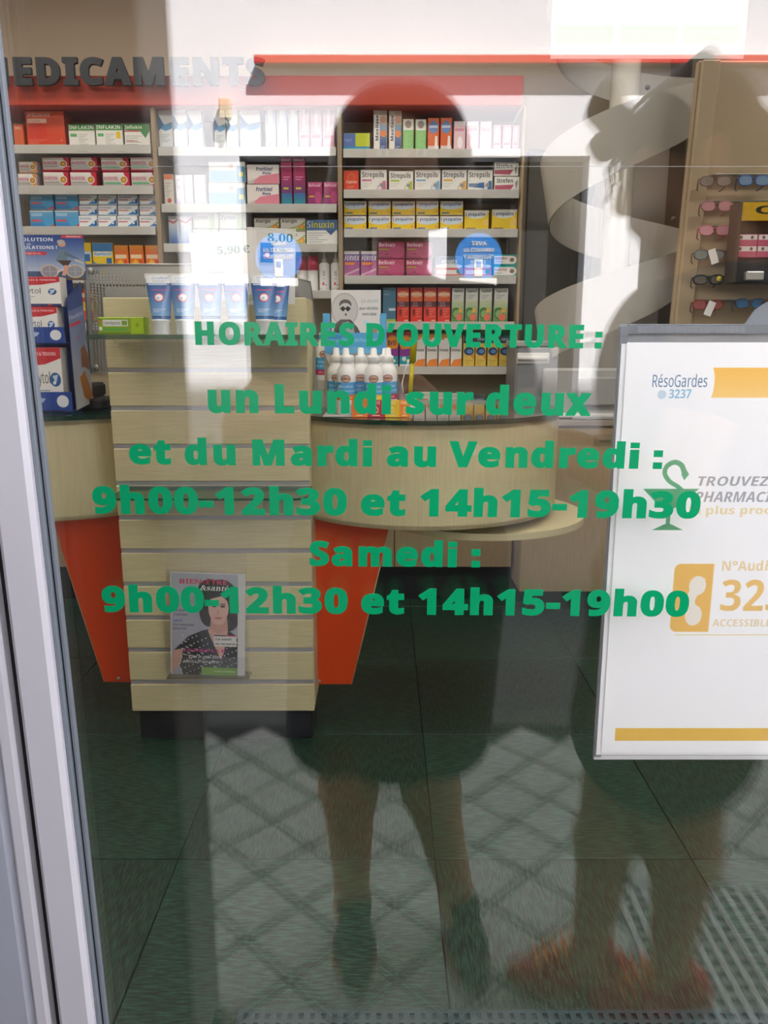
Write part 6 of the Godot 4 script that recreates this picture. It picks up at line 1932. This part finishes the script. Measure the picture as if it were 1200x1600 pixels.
	nets(st, [[Vector3(0.49, 1.36, 0.655), Vector3(0.465, 1.46, 0.655), 0.058, 0.05], [Vector3(0.48, 1.28, 0.58), Vector3(0.48, 1.28, 0.72), 0.1, 0.1], [Vector3(0.48, 1.26, 0.65), Vector3(0.5, 0.98, 0.67), 0.118, 0.12], [Vector3(0.51, 0.88, 0.61), Vector3(0.51, 0.88, 0.75), 0.118, 0.118],
		[Vector3(0.48, 1.32, 0.73), sl, 0.068, 0.055], [Vector3(0.48, 1.32, 0.57), sr, 0.068, 0.055], [sl, e1, 0.052, 0.041], [sr, e2, 0.052, 0.041], [e1, w1, 0.042, 0.027], [e2, w2, 0.042, 0.027],
		[Vector3(0.5, 0.85, 0.74), Vector3(0.44, 0.46, 0.75), 0.088, 0.058], [Vector3(0.44, 0.46, 0.75), Vector3(0.43, 0.36, 0.76), 0.055, 0.056], [Vector3(0.43, 0.36, 0.76), Vector3(0.415, 0.09, 0.77), 0.056, 0.036], [Vector3(0.415, 0.07, 0.77), Vector3(0.3, 0.035, 0.775), 0.036, 0.026],
		[Vector3(0.52, 0.85, 0.61), Vector3(0.545, 0.46, 0.68), 0.088, 0.06], [Vector3(0.545, 0.46, 0.68), Vector3(0.56, 0.36, 0.7), 0.056, 0.06], [Vector3(0.56, 0.36, 0.7), Vector3(0.56, 0.09, 0.725), 0.06, 0.037], [Vector3(0.56, 0.07, 0.725), Vector3(0.46, 0.035, 0.72), 0.037, 0.026]], 0.013, 0.035)
	head(st, HX)
	hand(st, aim(w1, Vector3(-0.1, 0.02, -0.03), Vector3(0, -1, 0.2)), 0.5, 1.0)
	hand(st, aim(w2, Vector3(-0.1, 0.02, 0.03), Vector3(0, -1, -0.2)), 0.5, -1.0)
	put("body", done(st), skin, p)
	eyes(p, HX)
	st = S()
	var hb := [[HX * Vector3(0, 0.045, 0.03), HX * Vector3(0, 0.04, 0.0), 0.092, 0.086], [HX * Vector3(0, 0.0, 0.08), HX * Vector3(0, -0.05, 0.08), 0.06, 0.05], [HX * Vector3(0, 0.0, 0.11), HX * Vector3(0, -0.06, 0.13), 0.05, 0.045], [HX * Vector3(0, -0.06, 0.13), HX * Vector3(0, -0.12, 0.12), 0.045, 0.02], [HX * Vector3(0, -0.035, -0.14), HX * Vector3(0, -0.06, -0.12), -0.1, 0.08]]
	for i in 14: hb.append([HX * Vector3(0.06 * sin(i * 2.4), 0.09 + 0.035 * sin(i * 1.7), -0.03 + 0.07 * cos(i * 3.1)), HX * Vector3(0.065 * sin(i * 2.4 + 0.4), 0.1 + 0.035 * sin(i * 1.7), -0.03 + 0.07 * cos(i * 3.1 + 0.4)), 0.02, 0.016])
	nets(st, hb, 0.008, 0.02)
	for i in 16:   # curls over the forehead
		var a := i * 0.7
		var b0 := HX * Vector3(0.05 * sin(a), 0.085, -0.06)
		var pts := []
		for j in 7: pts.append(b0 + turn * Vector3(0.012 * sin(j * 1.4 + a), -0.016 * j, -0.014 * j * (1.0 - j * 0.07) + 0.008 * cos(j * 1.7 + a)))
		tube(st, pts, 0.0035, 5, 0.001)
	put("hair", done(st), mat("#2c2018", 0.6), p)
	put("hair_tie", mtube([HX * Vector3(-0.03, -0.06, 0.16), HX * Vector3(0.0, -0.055, 0.178), HX * Vector3(0.03, -0.06, 0.16)], 0.012, 8), mat("#c01870", 0.6), p)
	st = S()
	nets(st, [[Vector3(0.475, 1.28, 0.58), Vector3(0.475, 1.28, 0.72), 0.112, 0.112], [Vector3(0.45, 1.22, 0.6), Vector3(0.45, 1.22, 0.71), 0.1, 0.1], [Vector3(0.48, 1.26, 0.65), Vector3(0.5, 0.98, 0.67), 0.128, 0.13], [Vector3(0.51, 0.88, 0.61), Vector3(0.51, 0.88, 0.75), 0.132, 0.132], [Vector3(0.51, 0.85, 0.68), Vector3(0.5, 0.62, 0.7), 0.15, 0.16], [Vector3(0.5, 0.85, 0.74), Vector3(0.45, 0.6, 0.75), 0.11, 0.09], [Vector3(0.52, 0.85, 0.61), Vector3(0.54, 0.6, 0.66), 0.11, 0.09], [Vector3(0.48, 1.32, 0.73), sl, 0.076, 0.064], [Vector3(0.48, 1.32, 0.57), sr, 0.076, 0.064], [sl, sl.lerp(e1, 0.4), 0.062, 0.06], [sr, sr.lerp(e2, 0.4), 0.062, 0.06]], 0.013, 0.035)
	put("dress", done(st), mat("#3a3a40", 0.85), p)
	shoe(p, Vector3(0.46, 0, 0.77), Vector3(0.25, 0, 0.78), mat("#a01c12", 0.7), mat("#e87a20", 0.7))
	shoe(p, Vector3(0.605, 0, 0.72), Vector3(0.4, 0, 0.715), mat("#a01c12", 0.7), mat("#e87a20", 0.7))
	var sg := thing("sunglasses", "blue sunglasses pushed up on the hair of the sideways person", "sunglasses", hc + turn * Vector3(0, 0.085, -0.07))
	sg.basis = turn * Basis(Vector3.RIGHT, 0.9)
	for s in [-1, 1]:
		st = S()
		ball(st, Vector3(0.036 * s, 0, 0), Vector3(0.031, 0.027, 0.006), 10)
		put("lens", done(st), mat("#1c2a8c", 0.1), sg)
		put("temple", mtube([Vector3(0.066 * s, 0.01, 0.003), Vector3(0.082 * s, 0.004, 0.06), Vector3(0.084 * s, -0.02, 0.12)], 0.003, 6), M.black, sg)
	put("bridge", mtube([Vector3(-0.012, 0.008, 0), Vector3(0.012, 0.008, 0)], 0.004, 6), M.black, sg)
